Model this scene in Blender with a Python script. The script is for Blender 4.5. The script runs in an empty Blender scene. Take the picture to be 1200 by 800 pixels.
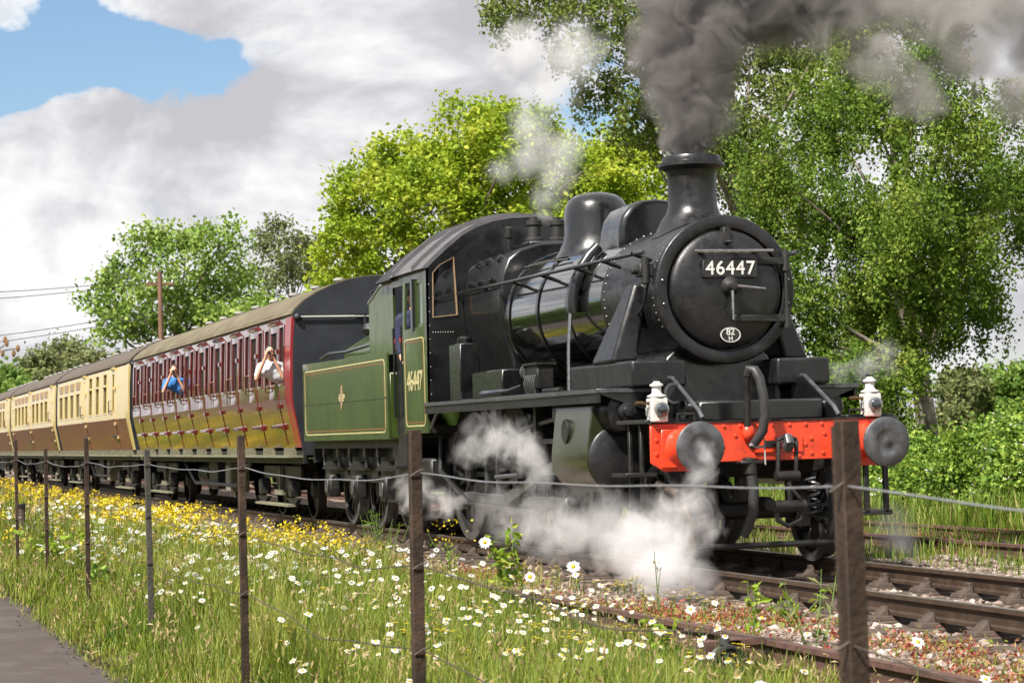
import bpy, bmesh, math, random
import numpy as np
from mathutils import Vector, Matrix
from mathutils.geometry import tessellate_polygon

random.seed(7)
rng = np.random.default_rng(11)
SC = bpy.context.scene
COL = SC.collection
R = math.radians
PI = math.pi

# ---------------------------------------------------------------- camera
cam_data = bpy.data.cameras.new('camera')
cam = bpy.data.objects.new('camera', cam_data)
COL.objects.link(cam)
_r = Vector((0.28903657, 0.95693187, -0.02718947))
_u = Vector((0.04681612, 0.01423855, 0.99880204))
_d = Vector((-0.95617264, 0.28996322, 0.04068437))
_m = Matrix.Identity(4)
for i in range(3):
    _m[i][0] = _r[i]; _m[i][1] = _u[i]; _m[i][2] = -_d[i]
_m.translation = Vector((18.21318, -8.04932, 1.19896))
cam.matrix_world = _m
cam_data.sensor_width = 36.0
cam_data.lens = 80.685
cam_data.clip_start = 0.1
cam_data.clip_end = 6000
cam_data.dof.use_dof = True
cam_data.dof.focus_distance = 20.5
cam_data.dof.aperture_fstop = 9.0
SC.camera = cam

# ---------------------------------------------------------------- world, sun, exposure
SUN_DIR = Vector((0.50, -0.66, 1.02)).normalized()      # towards the sun
sun_el = math.asin(SUN_DIR.z)
sun_az = math.atan2(SUN_DIR.x, SUN_DIR.y)

world = bpy.data.worlds.new('World')
SC.world = world
world.use_nodes = True
NT = world.node_tree
NT.nodes.clear()


def nd(nt, typ, **kw):
    n = nt.nodes.new(typ)
    for k, v in kw.items():
        if k.startswith('i_'):
            n.inputs[int(k[2:]) if k[2:].isdigit() else k[2:].replace('_', ' ')].default_value = v
        else:
            setattr(n, k, v)
    return n


def lk(nt, a, b):
    nt.links.new(a, b)


def mth(nt, op, a, b=None, c=None, clamp=False):
    n = nt.nodes.new('ShaderNodeMath'); n.operation = op; n.use_clamp = clamp
    for i, v in enumerate((a, b, c)):
        if v is None:
            continue
        if isinstance(v, (int, float)):
            n.inputs[i].default_value = v
        else:
            nt.links.new(v, n.inputs[i])
    return n.outputs[0]


def ramp(nt, fac, stops, interp='LINEAR'):
    n = nt.nodes.new('ShaderNodeValToRGB')
    n.color_ramp.interpolation = interp
    el = n.color_ramp.elements
    while len(el) > 1:
        el.remove(el[-1])
    el[0].position = stops[0][0]; el[0].color = (*stops[0][1], 1)
    for p, c in stops[1:]:
        e = el.new(p); e.color = (*c, 1)
    if fac is not None:
        nt.links.new(fac, n.inputs[0])
    return n.outputs[0]


def build_world():
    nt = NT
    out = nd(nt, 'ShaderNodeOutputWorld')
    bg = nd(nt, 'ShaderNodeBackground'); bg.inputs[1].default_value = 0.0515
    lk(nt, bg.outputs[0], out.inputs[0])
    sky = nd(nt, 'ShaderNodeTexSky'); sky.sky_type = 'NISHITA'; sky.sun_disc = False
    sky.sun_elevation = sun_el; sky.sun_rotation = sun_az
    sky.air_density = 1.2; sky.dust_density = 0.4; sky.ozone_density = 1.6
    tc = nd(nt, 'ShaderNodeTexCoord')
    d = tc.outputs['Generated']
    mp = nd(nt, 'ShaderNodeMapping'); mp.inputs['Scale'].default_value = (1, 1, 1.55)
    mp.inputs['Location'].default_value = (0.31, 0.12, 0.4)
    lk(nt, d, mp.inputs[0])
    n1 = nd(nt, 'ShaderNodeTexNoise'); n1.inputs['Scale'].default_value = 7.5
    n1.inputs['Detail'].default_value = 9; n1.inputs['Roughness'].default_value = 0.56
    n1.inputs['Distortion'].default_value = 0.25
    lk(nt, mp.outputs[0], n1.inputs['Vector'])
    n2 = nd(nt, 'ShaderNodeTexNoise'); n2.inputs['Scale'].default_value = 12.0
    n2.inputs['Detail'].default_value = 6; n2.inputs['Roughness'].default_value = 0.5
    n2.inputs['Distortion'].default_value = 0.4
    mp2 = nd(nt, 'ShaderNodeMapping'); mp2.inputs['Scale'].default_value = (1, 1, 2.4)
    mp2.inputs['Location'].default_value = (3.1, 1.7, 0.2)
    lk(nt, d, mp2.inputs[0]); lk(nt, mp2.outputs[0], n2.inputs['Vector'])
    cov = mth(nt, 'ADD', mth(nt, 'MULTIPLY', mth(nt, 'SUBTRACT', n1.outputs['Fac'], 0.5), 1.7), 0.60)
    # clear gap in the clouds and a few cumulus heads, as directions in the sky
    def lobe(v, width, amount):
        dp = nd(nt, 'ShaderNodeVectorMath'); dp.operation = 'DOT_PRODUCT'
        lk(nt, d, dp.inputs[0]); dp.inputs[1].default_value = Vector(v).normalized()
        a = mth(nt, 'SUBTRACT', 1.0, dp.outputs['Value'])
        e = mth(nt, 'EXPONENT', mth(nt, 'MULTIPLY', a, -2.0 / (width * width)))
        return mth(nt, 'MULTIPLY', e, amount)
    for v, w, a in SKY_LOBES:
        cov = mth(nt, 'ADD', cov, lobe(v, w, a))
    mask = ramp(nt, cov, [(0.42, (0, 0, 0)), (0.465, (0.75, 0.75, 0.75)), (0.53, (1, 1, 1))])
    # lit tops and grey undersides: cloud thickness here against thickness a little higher up
    up = nd(nt, 'ShaderNodeVectorMath'); up.operation = 'ADD'
    lk(nt, mp.outputs[0], up.inputs[0]); up.inputs[1].default_value = (0.004, -0.012, 0.030)
    n4 = nd(nt, 'ShaderNodeTexNoise'); n4.inputs['Scale'].default_value = 7.5; n4.inputs['Detail'].default_value = 9; n4.inputs['Roughness'].default_value = 0.56; n4.inputs['Distortion'].default_value = 0.25
    lk(nt, up.outputs[0], n4.inputs['Vector'])
    rel = mth(nt, 'MULTIPLY', mth(nt, 'SUBTRACT', n1.outputs['Fac'], n4.outputs['Fac']), 1.35)
    shade = mth(nt, 'ADD', mth(nt, 'ADD', mth(nt, 'MULTIPLY', n2.outputs['Fac'], 0.85), 0.07), rel)
    ccol = ramp(nt, shade, [(0.33, (5.8, 5.7, 6.0)), (0.43, (6.9, 6.8, 7.1)), (0.52, (8.3, 8.3, 8.5)), (0.63, (9.9, 9.9, 9.9))])
    mix = nd(nt, 'ShaderNodeMix'); mix.data_type = 'RGBA'
    lk(nt, mask, mix.inputs[0])
    gain = nd(nt, 'ShaderNodeMix'); gain.data_type = 'RGBA'; gain.blend_type = 'MULTIPLY'; gain.inputs[0].default_value = 1
    lk(nt, sky.outputs[0], gain.inputs[6]); gain.inputs[7].default_value = (0.98, 1.10, 1.28, 1)
    lk(nt, gain.outputs[2], mix.inputs[6]); lk(nt, ccol, mix.inputs[7])
    lk(nt, mix.outputs[2], bg.inputs[0])


SKY_LOBES = [((-0.9748, 0.190, 0.110), 0.03, 0.30), ((-0.9832, 0.0899, 0.1589), 0.017, -0.42), ((-0.980, 0.1146, 0.1650), 0.018, -0.44), ((-0.9757, 0.1431, 0.1661), 0.018, -0.44),
             ((-0.9717, 0.1717, 0.1640), 0.014, -0.38), ((-0.9664, 0.1932, 0.1693), 0.010, -0.26), ((-0.986, 0.060, 0.152), 0.022, -0.34), ((-0.9845, 0.0792, 0.1560), 0.018, -0.25), ((-0.978, 0.105, 0.178), 0.014, -0.22),
             ((-0.9822, 0.1217, 0.1428), 0.012, 0.25), ((-0.9713, 0.1862, 0.1478), 0.012, 0.25), ((-0.987, 0.097, 0.130), 0.02, 0.28),
             ((-0.978, 0.1647, 0.1281), 0.03, 0.30), ((-0.9616, 0.2256, 0.1562), 0.03, 0.25), ((-0.9543, 0.2615, 0.1446), 0.05, 0.25), ((-0.970, 0.150, 0.195), 0.014, 0.30), ((-0.960, 0.205, 0.190), 0.02, 0.25)]
build_world()

sun_data = bpy.data.lights.new('sun', 'SUN')
sun_data.energy = 5.0
sun_data.angle = R(3.5)
sun_data.color = (1.0, 0.95, 0.87)
sun = bpy.data.objects.new('sun', sun_data)
COL.objects.link(sun)
sun.rotation_euler = SUN_DIR.to_track_quat('Z', 'Y').to_euler()
sun.location = (0, -10, 30)

SC.view_settings.view_transform = 'Standard'
SC.view_settings.look = 'None'
SC.view_settings.gamma = 1.0
SC.view_settings.exposure = 1.0
SC.view_settings.use_curve_mapping = False
cy = SC.cycles
cy.use_denoising = True
cy.max_bounces = 6
cy.diffuse_bounces = 3
cy.glossy_bounces = 3
cy.transmission_bounces = 3
cy.transparent_max_bounces = 8
cy.volume_bounces = 2
cy.volume_max_steps = 96
cy.volume_step_rate = 1.0
cy.caustics_reflective = False
cy.caustics_refractive = False
cy.sample_clamp_indirect = 4.0
cy.use_adaptive_sampling = True
cy.adaptive_threshold = 0.02

# ---------------------------------------------------------------- materials
MATS = {}


def mat(name, col, rough=0.5, metal=0.0, coat=0.0, var=0.25, scale=6.0, bump=0.0, bump_scale=40.0, col2=None, spec=0.5, rvar=0.15, stretch=None, coat_rough=0.05, coat_ior=1.5, grime=0.0, grime_col=(0.03, 0.026, 0.022)):
    """procedural paint/metal/stone: base colour broken up by noise, rough variation, fine relief"""
    m = bpy.data.materials.new(name); m.use_nodes = True
    nt = m.node_tree; b = nt.nodes['Principled BSDF']
    tc = nd(nt, 'ShaderNodeTexCoord')
    vec = tc.outputs['Object']
    if stretch:
        mp = nd(nt, 'ShaderNodeMapping'); mp.inputs['Scale'].default_value = stretch
        lk(nt, vec, mp.inputs[0]); vec = mp.outputs[0]
    n = nd(nt, 'ShaderNodeTexNoise'); n.inputs['Scale'].default_value = scale; n.inputs['Detail'].default_value = 6
    n.inputs['Roughness'].default_value = 0.6
    lk(nt, vec, n.inputs['Vector'])
    c1 = col
    c2 = col2 if col2 else tuple(min(1, c * (1 + var)) for c in col)
    c0 = tuple(c * (1 - var) for c in col)
    cr = ramp(nt, n.outputs['Fac'], [(0.3, c0), (0.5, c1), (0.72, c2)])
    lk(nt, cr, b.inputs['Base Color'])
    rr = mth(nt, 'ADD', mth(nt, 'MULTIPLY', mth(nt, 'SUBTRACT', n.outputs['Fac'], 0.5), rvar * 2), rough, clamp=True)
    lk(nt, rr, b.inputs['Roughness'])
    b.inputs['Metallic'].default_value = metal
    b.inputs['Specular IOR Level'].default_value = spec
    if grime:
        ng = nd(nt, 'ShaderNodeTexNoise'); ng.inputs['Scale'].default_value = scale * 2.3; ng.inputs['Detail'].default_value = 9; ng.inputs['Roughness'].default_value = 0.7
        lk(nt, vec, ng.inputs['Vector'])
        mg = nd(nt, 'ShaderNodeMix'); mg.data_type = 'RGBA'
        gm = mth(nt, 'MULTIPLY', ramp(nt, ng.outputs['Fac'], [(0.48, (0, 0, 0)), (0.66, (1, 1, 1))]), grime)
        lk(nt, gm, mg.inputs[0]); lk(nt, cr, mg.inputs[6]); mg.inputs[7].default_value = (*grime_col, 1)
        lk(nt, mg.outputs[2], b.inputs['Base Color'])
        rr = mth(nt, 'ADD', rr, mth(nt, 'MULTIPLY', gm, 0.35), clamp=True); lk(nt, rr, b.inputs['Roughness'])
    if coat:
        b.inputs['Coat Weight'].default_value = coat
        b.inputs['Coat IOR'].default_value = coat_ior
        if grime:
            lk(nt, mth(nt, 'MULTIPLY', mth(nt, 'SUBTRACT', 1.0, gm), coat), b.inputs['Coat Weight'])
        b.inputs['Coat Roughness'].default_value = coat_rough
    if bump:
        n3 = nd(nt, 'ShaderNodeTexNoise'); n3.inputs['Scale'].default_value = bump_scale; n3.inputs['Detail'].default_value = 4
        lk(nt, vec, n3.inputs['Vector'])
        bp = nd(nt, 'ShaderNodeBump'); bp.inputs['Strength'].default_value = bump; bp.inputs['Distance'].default_value = 0.02
        lk(nt, n3.outputs['Fac'], bp.inputs['Height'])
        lk(nt, bp.outputs[0], b.inputs['Normal'])
        if coat:
            lk(nt, bp.outputs[0], b.inputs['Coat Normal'])
    MATS[name] = m
    return m


def leaf_mat(name, stops, trans=0.35, rough=0.55, clump=0.0):
    m = bpy.data.materials.new(name); m.use_nodes = True
    nt = m.node_tree; b = nt.nodes['Principled BSDF']; out = nt.nodes['Material Output']
    g = nd(nt, 'ShaderNodeNewGeometry')
    fac = g.outputs['Random Per Island']
    if clump:
        tc = nd(nt, 'ShaderNodeTexCoord'); nz = nd(nt, 'ShaderNodeTexNoise'); nz.inputs['Scale'].default_value = clump; nz.inputs['Detail'].default_value = 2
        lk(nt, tc.outputs['Object'], nz.inputs['Vector'])
        fac = mth(nt, 'ADD', mth(nt, 'MULTIPLY', fac, 0.5), mth(nt, 'MULTIPLY', mth(nt, 'SUBTRACT', nz.outputs['Fac'], 0.32), 1.5), clamp=True)
    cr = ramp(nt, fac, stops)
    lk(nt, cr, b.inputs['Base Color']); b.inputs['Roughness'].default_value = rough
    b.inputs['Specular IOR Level'].default_value = 0.25
    t = nd(nt, 'ShaderNodeBsdfTranslucent'); lk(nt, cr, t.inputs[0])
    mx = nd(nt, 'ShaderNodeMixShader'); mx.inputs[0].default_value = trans
    lk(nt, b.outputs[0], mx.inputs[1]); lk(nt, t.outputs[0], mx.inputs[2])
    lk(nt, mx.outputs[0], out.inputs[0])
    MATS[name] = m
    return m


# ---------------------------------------------------------------- mesh builder
class MB:
    def __init__(s):
        s.v = []; s.f = []

    def add(s, vs, fs):
        o = len(s.v)
        s.v.extend([tuple(q) for q in vs]); s.f.extend([tuple(i + o for i in q) for q in fs])
        return s

    def box(s, x0, x1, y0, y1, z0, z1):
        v = [(x, y, z) for z in (z0, z1) for y in (y0, y1) for x in (x0, x1)]
        return s.add(v, [(0, 2, 3, 1), (4, 5, 7, 6), (0, 1, 5, 4), (2, 6, 7, 3), (0, 4, 6, 2), (1, 3, 7, 5)])

    def hexa(s, bot, top):
        """two quads joined into a solid"""
        n = len(bot)
        fs = [tuple(range(n))[::-1], tuple(range(n, 2 * n))] + [(i, (i + 1) % n, n + (i + 1) % n, n + i) for i in range(n)]
        return s.add(list(bot) + list(top), fs)

    def prism(s, poly, axis, a0, a1, holes=()):
        def P(p, a):
            if axis == 'y': return (p[0], a, p[1])
            if axis == 'x': return (a, p[0], p[1])
            return (p[0], p[1], a)
        loops = [list(poly)] + [list(h) for h in holes]
        if not holes:
            n = len(poly)
            return s.hexa([P(q, a0) for q in poly], [P(q, a1) for q in poly])
        flat = [q for l in loops for q in l]
        tri = tessellate_polygon([[Vector((q[0], q[1], 0)) for q in l] for l in loops])
        n = len(flat)
        vs = [P(q, a0) for q in flat] + [P(q, a1) for q in flat]
        fs = [tuple(t) for t in tri] + [tuple(i + n for i in t[::-1]) for t in tri]
        o = 0
        for l in loops:
            k = len(l)
            for i in range(k):
                a, b = o + i, o + (i + 1) % k
                fs.append((a, b, b + n, a + n))
            o += k
        return s.add(vs, fs)

    def lathe(s, prof, c, axis='z', n=32, cap=True, a0=0.0, a1=2 * PI):
        """prof = [(r, h)] about an axis through c"""
        full = abs(a1 - a0 - 2 * PI) < 1e-6
        k = n if full else n + 1
        vs = []
        for r, h in prof:
            for i in range(k):
                t = a0 + (a1 - a0) * i / n
                a, b = r * math.cos(t), r * math.sin(t)
                if axis == 'z': vs.append((c[0] + a, c[1] + b, c[2] + h))
                elif axis == 'x': vs.append((c[0] + h, c[1] + a, c[2] + b))
                else: vs.append((c[0] + b, c[1] + h, c[2] + a))
        fs = []
        for j in range(len(prof) - 1):
            for i in range(n):
                i2 = (i + 1) % k
                fs.append((j * k + i, j * k + i2, (j + 1) * k + i2, (j + 1) * k + i))
        if cap and full:
            fs.append(tuple(range(n))[::-1]); fs.append(tuple((len(prof) - 1) * k + i for i in range(n)))
        return s.add(vs, fs)

    def cyl(s, p0, p1, r0, r1=None, n=16):
        r1 = r0 if r1 is None else r1
        return s.tube([p0, p1], [r0, r1], n)

    def tube(s, pts, r, n=8, cap=True):
        pts = [Vector(q) for q in pts]
        if isinstance(r, (int, float)): r = [r] * len(pts)
        t0 = (pts[1] - pts[0]).normalized()
        up = Vector((0, 0, 1)) if abs(t0.z) < 0.9 else Vector((1, 0, 0))
        a = t0.cross(up).normalized()
        vs = []
        for i, q in enumerate(pts):
            t = (pts[min(i + 1, len(pts) - 1)] - pts[max(i - 1, 0)])
            if t.length < 1e-9: t = t0
            t.normalize()
            a = (a - t * a.dot(t))
            if a.length < 1e-6: a = t.orthogonal()
            a.normalize(); b = t.cross(a)
            for k in range(n):
                w = 2 * PI * k / n
                vs.append(q + (a * math.cos(w) + b * math.sin(w)) * r[i])
        fs = []
        for j in range(len(pts) - 1):
            for i in range(n):
                i2 = (i + 1) % n
                fs.append((j * n + i, j * n + i2, (j + 1) * n + i2, (j + 1) * n + i))
        if cap:
            fs.append(tuple(range(n))[::-1]); fs.append(tuple((len(pts) - 1) * n + i for i in range(n)))
        return s.add(vs, fs)

    def sphere(s, c, r, nu=12, nv=8):
        if isinstance(r, (int, float)): r = (r, r, r)
        vs = [(c[0], c[1], c[2] - r[2])]
        for j in range(1, nv):
            p = -PI / 2 + PI * j / nv
            for i in range(nu):
                t = 2 * PI * i / nu
                vs.append((c[0] + r[0] * math.cos(p) * math.cos(t), c[1] + r[1] * math.cos(p) * math.sin(t), c[2] + r[2] * math.sin(p)))
        vs.append((c[0], c[1], c[2] + r[2]))
        fs = [(0, 1 + (i + 1) % nu, 1 + i) for i in range(nu)]
        for j in range(nv - 2):
            for i in range(nu):
                a = 1 + j * nu; i2 = (i + 1) % nu
                fs.append((a + i, a + i2, a + nu + i2, a + nu + i))
        L = len(vs) - 1; a = 1 + (nv - 2) * nu
        fs += [(L, a + i, a + (i + 1) % nu) for i in range(nu)]
        return s.add(vs, fs)

    def map(s, fn):
        s.v = [fn(*q) for q in s.v]
        return s

    def build(s, name, m, parent=None, angle=35, bevel=0.0, seg=1, solid=True):
        me = bpy.data.meshes.new(name)
        me.from_pydata(s.v, [], s.f)
        if solid:
            bm = bmesh.new(); bm.from_mesh(me)
            bmesh.ops.recalc_face_normals(bm, faces=bm.faces)
            bm.to_mesh(me); bm.free()
        me.shade_smooth()
        me.set_sharp_from_angle(angle=R(angle))
        o = bpy.data.objects.new(name, me)
        COL.objects.link(o)
        if m is not None: me.materials.append(m)
        if bevel:
            bv = o.modifiers.new('bevel', 'BEVEL'); bv.width = bevel; bv.segments = seg; bv.limit_method = 'ANGLE'; bv.angle_limit = R(40)
        attach(o, parent)
        return o


def attach(o, parent):
    if parent is not None:
        o.parent = parent
        if parent.type == 'EMPTY':
            o.matrix_parent_inverse = Matrix.Translation(-parent.location)


def tag(o, label=None, cat=None, group=None, kind=None):
    if label: o['label'] = label
    if cat: o['category'] = cat
    if group: o['group'] = group
    if kind: o['kind'] = kind
    return o


def thing(name, loc, label, cat, group=None, kind=None):
    o = bpy.data.objects.new(name, None)
    o.empty_display_size = 0.2
    COL.objects.link(o); o.location = loc
    return tag(o, label, cat, group, kind)


def copy_tree(o, parent=None):
    c = o.copy(); COL.objects.link(c)
    if parent is not None: c.parent = parent
    if parent is not None: c.matrix_parent_inverse = o.matrix_parent_inverse.copy()
    for ch in list(o.children): copy_tree(ch, c)
    return c


def text_part(name, body, size, m, parent, origin, right, up, depth=0.004, space=1.0, sx=1.0):
    """lettering as a thin solid; origin = centre, right/up = world axes of the text plane"""
    cu = bpy.data.curves.new(name, 'FONT')
    cu.body = body; cu.size = size; cu.align_x = 'CENTER'; cu.align_y = 'CENTER'; cu.extrude = depth; cu.space_character = space
    cu.offset = size * 0.012
    t = bpy.data.objects.new(name, cu); COL.objects.link(t)
    dg = bpy.context.evaluated_depsgraph_get()
    me = bpy.data.meshes.new_from_object(t.evaluated_get(dg))
    bpy.data.objects.remove(t); bpy.data.curves.remove(cu)
    me.name = name
    rt = Vector(right).normalized(); uu = Vector(up).normalized(); nn = rt.cross(uu)
    M = Matrix(((rt.x * sx, uu.x, nn.x, origin[0]), (rt.y * sx, uu.y, nn.y, origin[1]), (rt.z * sx, uu.z, nn.z, origin[2]), (0, 0, 0, 1)))
    me.transform(M)
    me.materials.clear(); me.materials.append(m)
    o = bpy.data.objects.new(name, me); COL.objects.link(o)
    attach(o, parent)
    return o


def quads_mesh(name, V, F, m, parent=None, smooth=False):
    """fast mesh from numpy arrays, F = (n,4)"""
    me = bpy.data.meshes.new(name)
    V = np.ascontiguousarray(V, np.float32).reshape(-1, 3); F = np.ascontiguousarray(F, np.int32)
    k = F.shape[1]
    me.vertices.add(len(V)); me.vertices.foreach_set('co', V.ravel())
    me.loops.add(F.size); me.loops.foreach_set('vertex_index', F.ravel())
    me.polygons.add(len(F)); me.polygons.foreach_set('loop_start', np.arange(0, F.size, k, dtype=np.int32))
    me.polygons.foreach_set('use_smooth', np.full(len(F), smooth))
    me.update(); me.validate()
    o = bpy.data.objects.new(name, me); COL.objects.link(o)
    if m: me.materials.append(m)
    attach(o, parent)
    return o


def rrect(x0, x1, z0, z1, r, n=4):
    pts = []
    for cx, cz, a in ((x1 - r, z1 - r, 0), (x0 + r, z1 - r, 90), (x0 + r, z0 + r, 180), (x1 - r, z0 + r, 270)):
        for k in range(n + 1):
            t = R(a + 90 * k / n)
            pts.append((cx + r * math.cos(t), cz + r * math.sin(t)))
    return pts


def circ(cx, cz, r, n=16, a0=0, a1=360):
    return [(cx + r * math.cos(R(a0 + (a1 - a0) * k / n)), cz + r * math.sin(R(a0 + (a1 - a0) * k / n))) for k in range(n if a1 - a0 == 360 else n + 1)]


# palette
M_black = mat('black_paint', (0.006, 0.0063, 0.0068), 0.28, coat=0.7, var=0.4, scale=3.0, bump=0.03, bump_scale=9, coat_rough=0.12, grime=0.4, grime_col=(0.011, 0.010, 0.009))
M_boiler = mat('polished_black_cladding', (0.007, 0.008, 0.007), 0.12, coat=1.0, var=0.25, scale=2.0, bump=0.012, bump_scale=2.2, rvar=0.05, spec=0.7, coat_ior=2.0, grime=0.08)
M_smokebox = mat('heat_dulled_black', (0.010, 0.0097, 0.0108), 0.34, var=0.5, scale=5.0, bump=0.02, bump_scale=30, spec=0.55, grime=0.6, grime_col=(0.017, 0.0155, 0.015), rvar=0.25)
M_clad = mat('cladding_green_reflection', (0.020, 0.024, 0.009), 0.34, coat=0.3, var=0.35, scale=4.0, bump=0.02, bump_scale=8, coat_rough=0.15)  # olive tint puts a green reflection into the black cladding colour
M_sooty = mat('sooty_iron', (0.015, 0.0145, 0.014), 0.6, var=0.6, scale=8.0, bump=0.1, bump_scale=30)
M_under = mat('oily_black_iron', (0.009, 0.009, 0.0085), 0.5, var=0.7, scale=9.0, bump=0.1, bump_scale=20, col2=(0.024, 0.021, 0.016))
M_green = mat('dark_green_paint', (0.040, 0.066, 0.012), 0.32, coat=0.45, var=0.25, scale=3.0, bump=0.03, bump_scale=5, coat_rough=0.08, stretch=(1, 1, 0.4), grime=0.3)
M_cream = mat('cream_lining', (0.44, 0.39, 0.19), 0.45, var=0.1)
M_orange = mat('orange_lining', (0.22, 0.085, 0.03), 0.45, var=0.1)
M_white = mat('white_enamel', (0.62, 0.61, 0.58), 0.45, coat=0.2, var=0.12, scale=12, grime=0.35, grime_col=(0.25, 0.23, 0.20))
M_red = mat('signal_red_paint', (0.70, 0.055, 0.018), 0.36, coat=0.4, var=0.18, scale=5, grime=0.45, grime_col=(0.16, 0.03, 0.015), bump=0.03, bump_scale=30, coat_rough=0.15)
M_steel = mat('bright_steel', (0.42, 0.42, 0.42), 0.3, metal=1.0, var=0.2, scale=20)
M_bufferhead = mat('worn_steel', (0.10, 0.10, 0.105), 0.42, metal=0.55, var=0.5, scale=8, bump=0.05, bump_scale=20)
M_brass = mat('tarnished_brass', (0.13, 0.075, 0.035), 0.4, metal=0.6, var=0.2)
M_copperframe = mat('varnished_window_frame', (0.30, 0.20, 0.12), 0.4, var=0.2, scale=20)
M_glass = mat('dark_window_glass', (0.012, 0.014, 0.013), 0.04, coat=0.6, var=0.2, rvar=0.0, spec=0.8, coat_rough=0.02)
M_green_reflection = mat('cab_glass_green_reflection', (0.05, 0.075, 0.035), 0.06, coat=0.6, var=0.4, rvar=0.0, spec=0.8, scale=12)  # green reflection in the cab pane put into its base colour
M_lens = mat('lamp_lens', (0.02, 0.025, 0.03), 0.03, coat=1.0, var=0.2, rvar=0.0, spec=1.0)
M_rubber = mat('black_rubber_hose', (0.028, 0.028, 0.028), 0.55, var=0.4, scale=30, bump=0.1, bump_scale=60)
M_maroon = mat('glossy_maroon_paint', (0.115, 0.016, 0.011), 0.16, coat=1.0, var=0.25, scale=2.5, bump=0.10, bump_scale=1.6, rvar=0.03, spec=0.6, stretch=(2.6, 1, 0.35), coat_rough=0.03, coat_ior=1.54)
M_crimson = mat('lit_maroon_and_lip_red', (0.24, 0.014, 0.020), 0.35, coat=0.4, var=0.15, scale=3)  # maroon brightened as if lit, for the first coach's corner strip; also lips
M_ccream = mat('cream_coach_paint', (0.54, 0.42, 0.165), 0.3, coat=0.35, var=0.1, scale=2, bump=0.06, bump_scale=2, rvar=0.04, stretch=(1.5, 1, 0.5))
M_choc = mat('chocolate_coach_paint', (0.120, 0.024, 0.026), 0.34, coat=0.18, var=0.25, scale=2, bump=0.1, bump_scale=2, rvar=0.04, stretch=(1.5, 1, 0.5))
M_roof = mat('weathered_roof_paint', (0.115, 0.092, 0.052), 0.7, var=0.3, scale=2.5, bump=0.08, bump_scale=8, stretch=(0.5, 1, 1), col2=(0.17, 0.145, 0.085))
M_roof2 = mat('sooty_brown_roof_paint', (0.082, 0.062, 0.045), 0.7, var=0.3, scale=2.5, bump=0.08, bump_scale=8)
M_vent = mat('pale_grey_ventilator', (0.33, 0.32, 0.30), 0.5, var=0.2)
M_endblack = mat('coach_end_black', (0.016, 0.018, 0.023), 0.5, var=0.3, scale=3, bump=0.05, bump_scale=8)
M_wood = mat('weathered_footboard', (0.16, 0.155, 0.10), 0.8, var=0.3, scale=8, stretch=(0.3, 3, 3))
M_cabroof = mat('cab_roof_grey', (0.10, 0.095, 0.10), 0.5, var=0.25, scale=4, bump=0.05, bump_scale=20)
M_coal = mat('coal', (0.012, 0.012, 0.012), 0.4, var=0.5, scale=20)
# ================================================================ ground, path, tracks
GZ = -0.22


def ground_z(x, y):
    n = 0.03 * math.sin(x * 0.9 + y * 1.3) + 0.025 * math.sin(x * 0.37 - y * 2.1 + 1.0) + 0.015 * math.sin(x * 2.7 + y * 3.3)
    k = 1.0
    if -2.6 < y < 2.6: k = 0.25
    z = GZ + n * k
    if y > 9: z += min(3.0, (y - 9) * 0.012)
    if y < -6.15: z = GZ - 0.01
    return z


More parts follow.
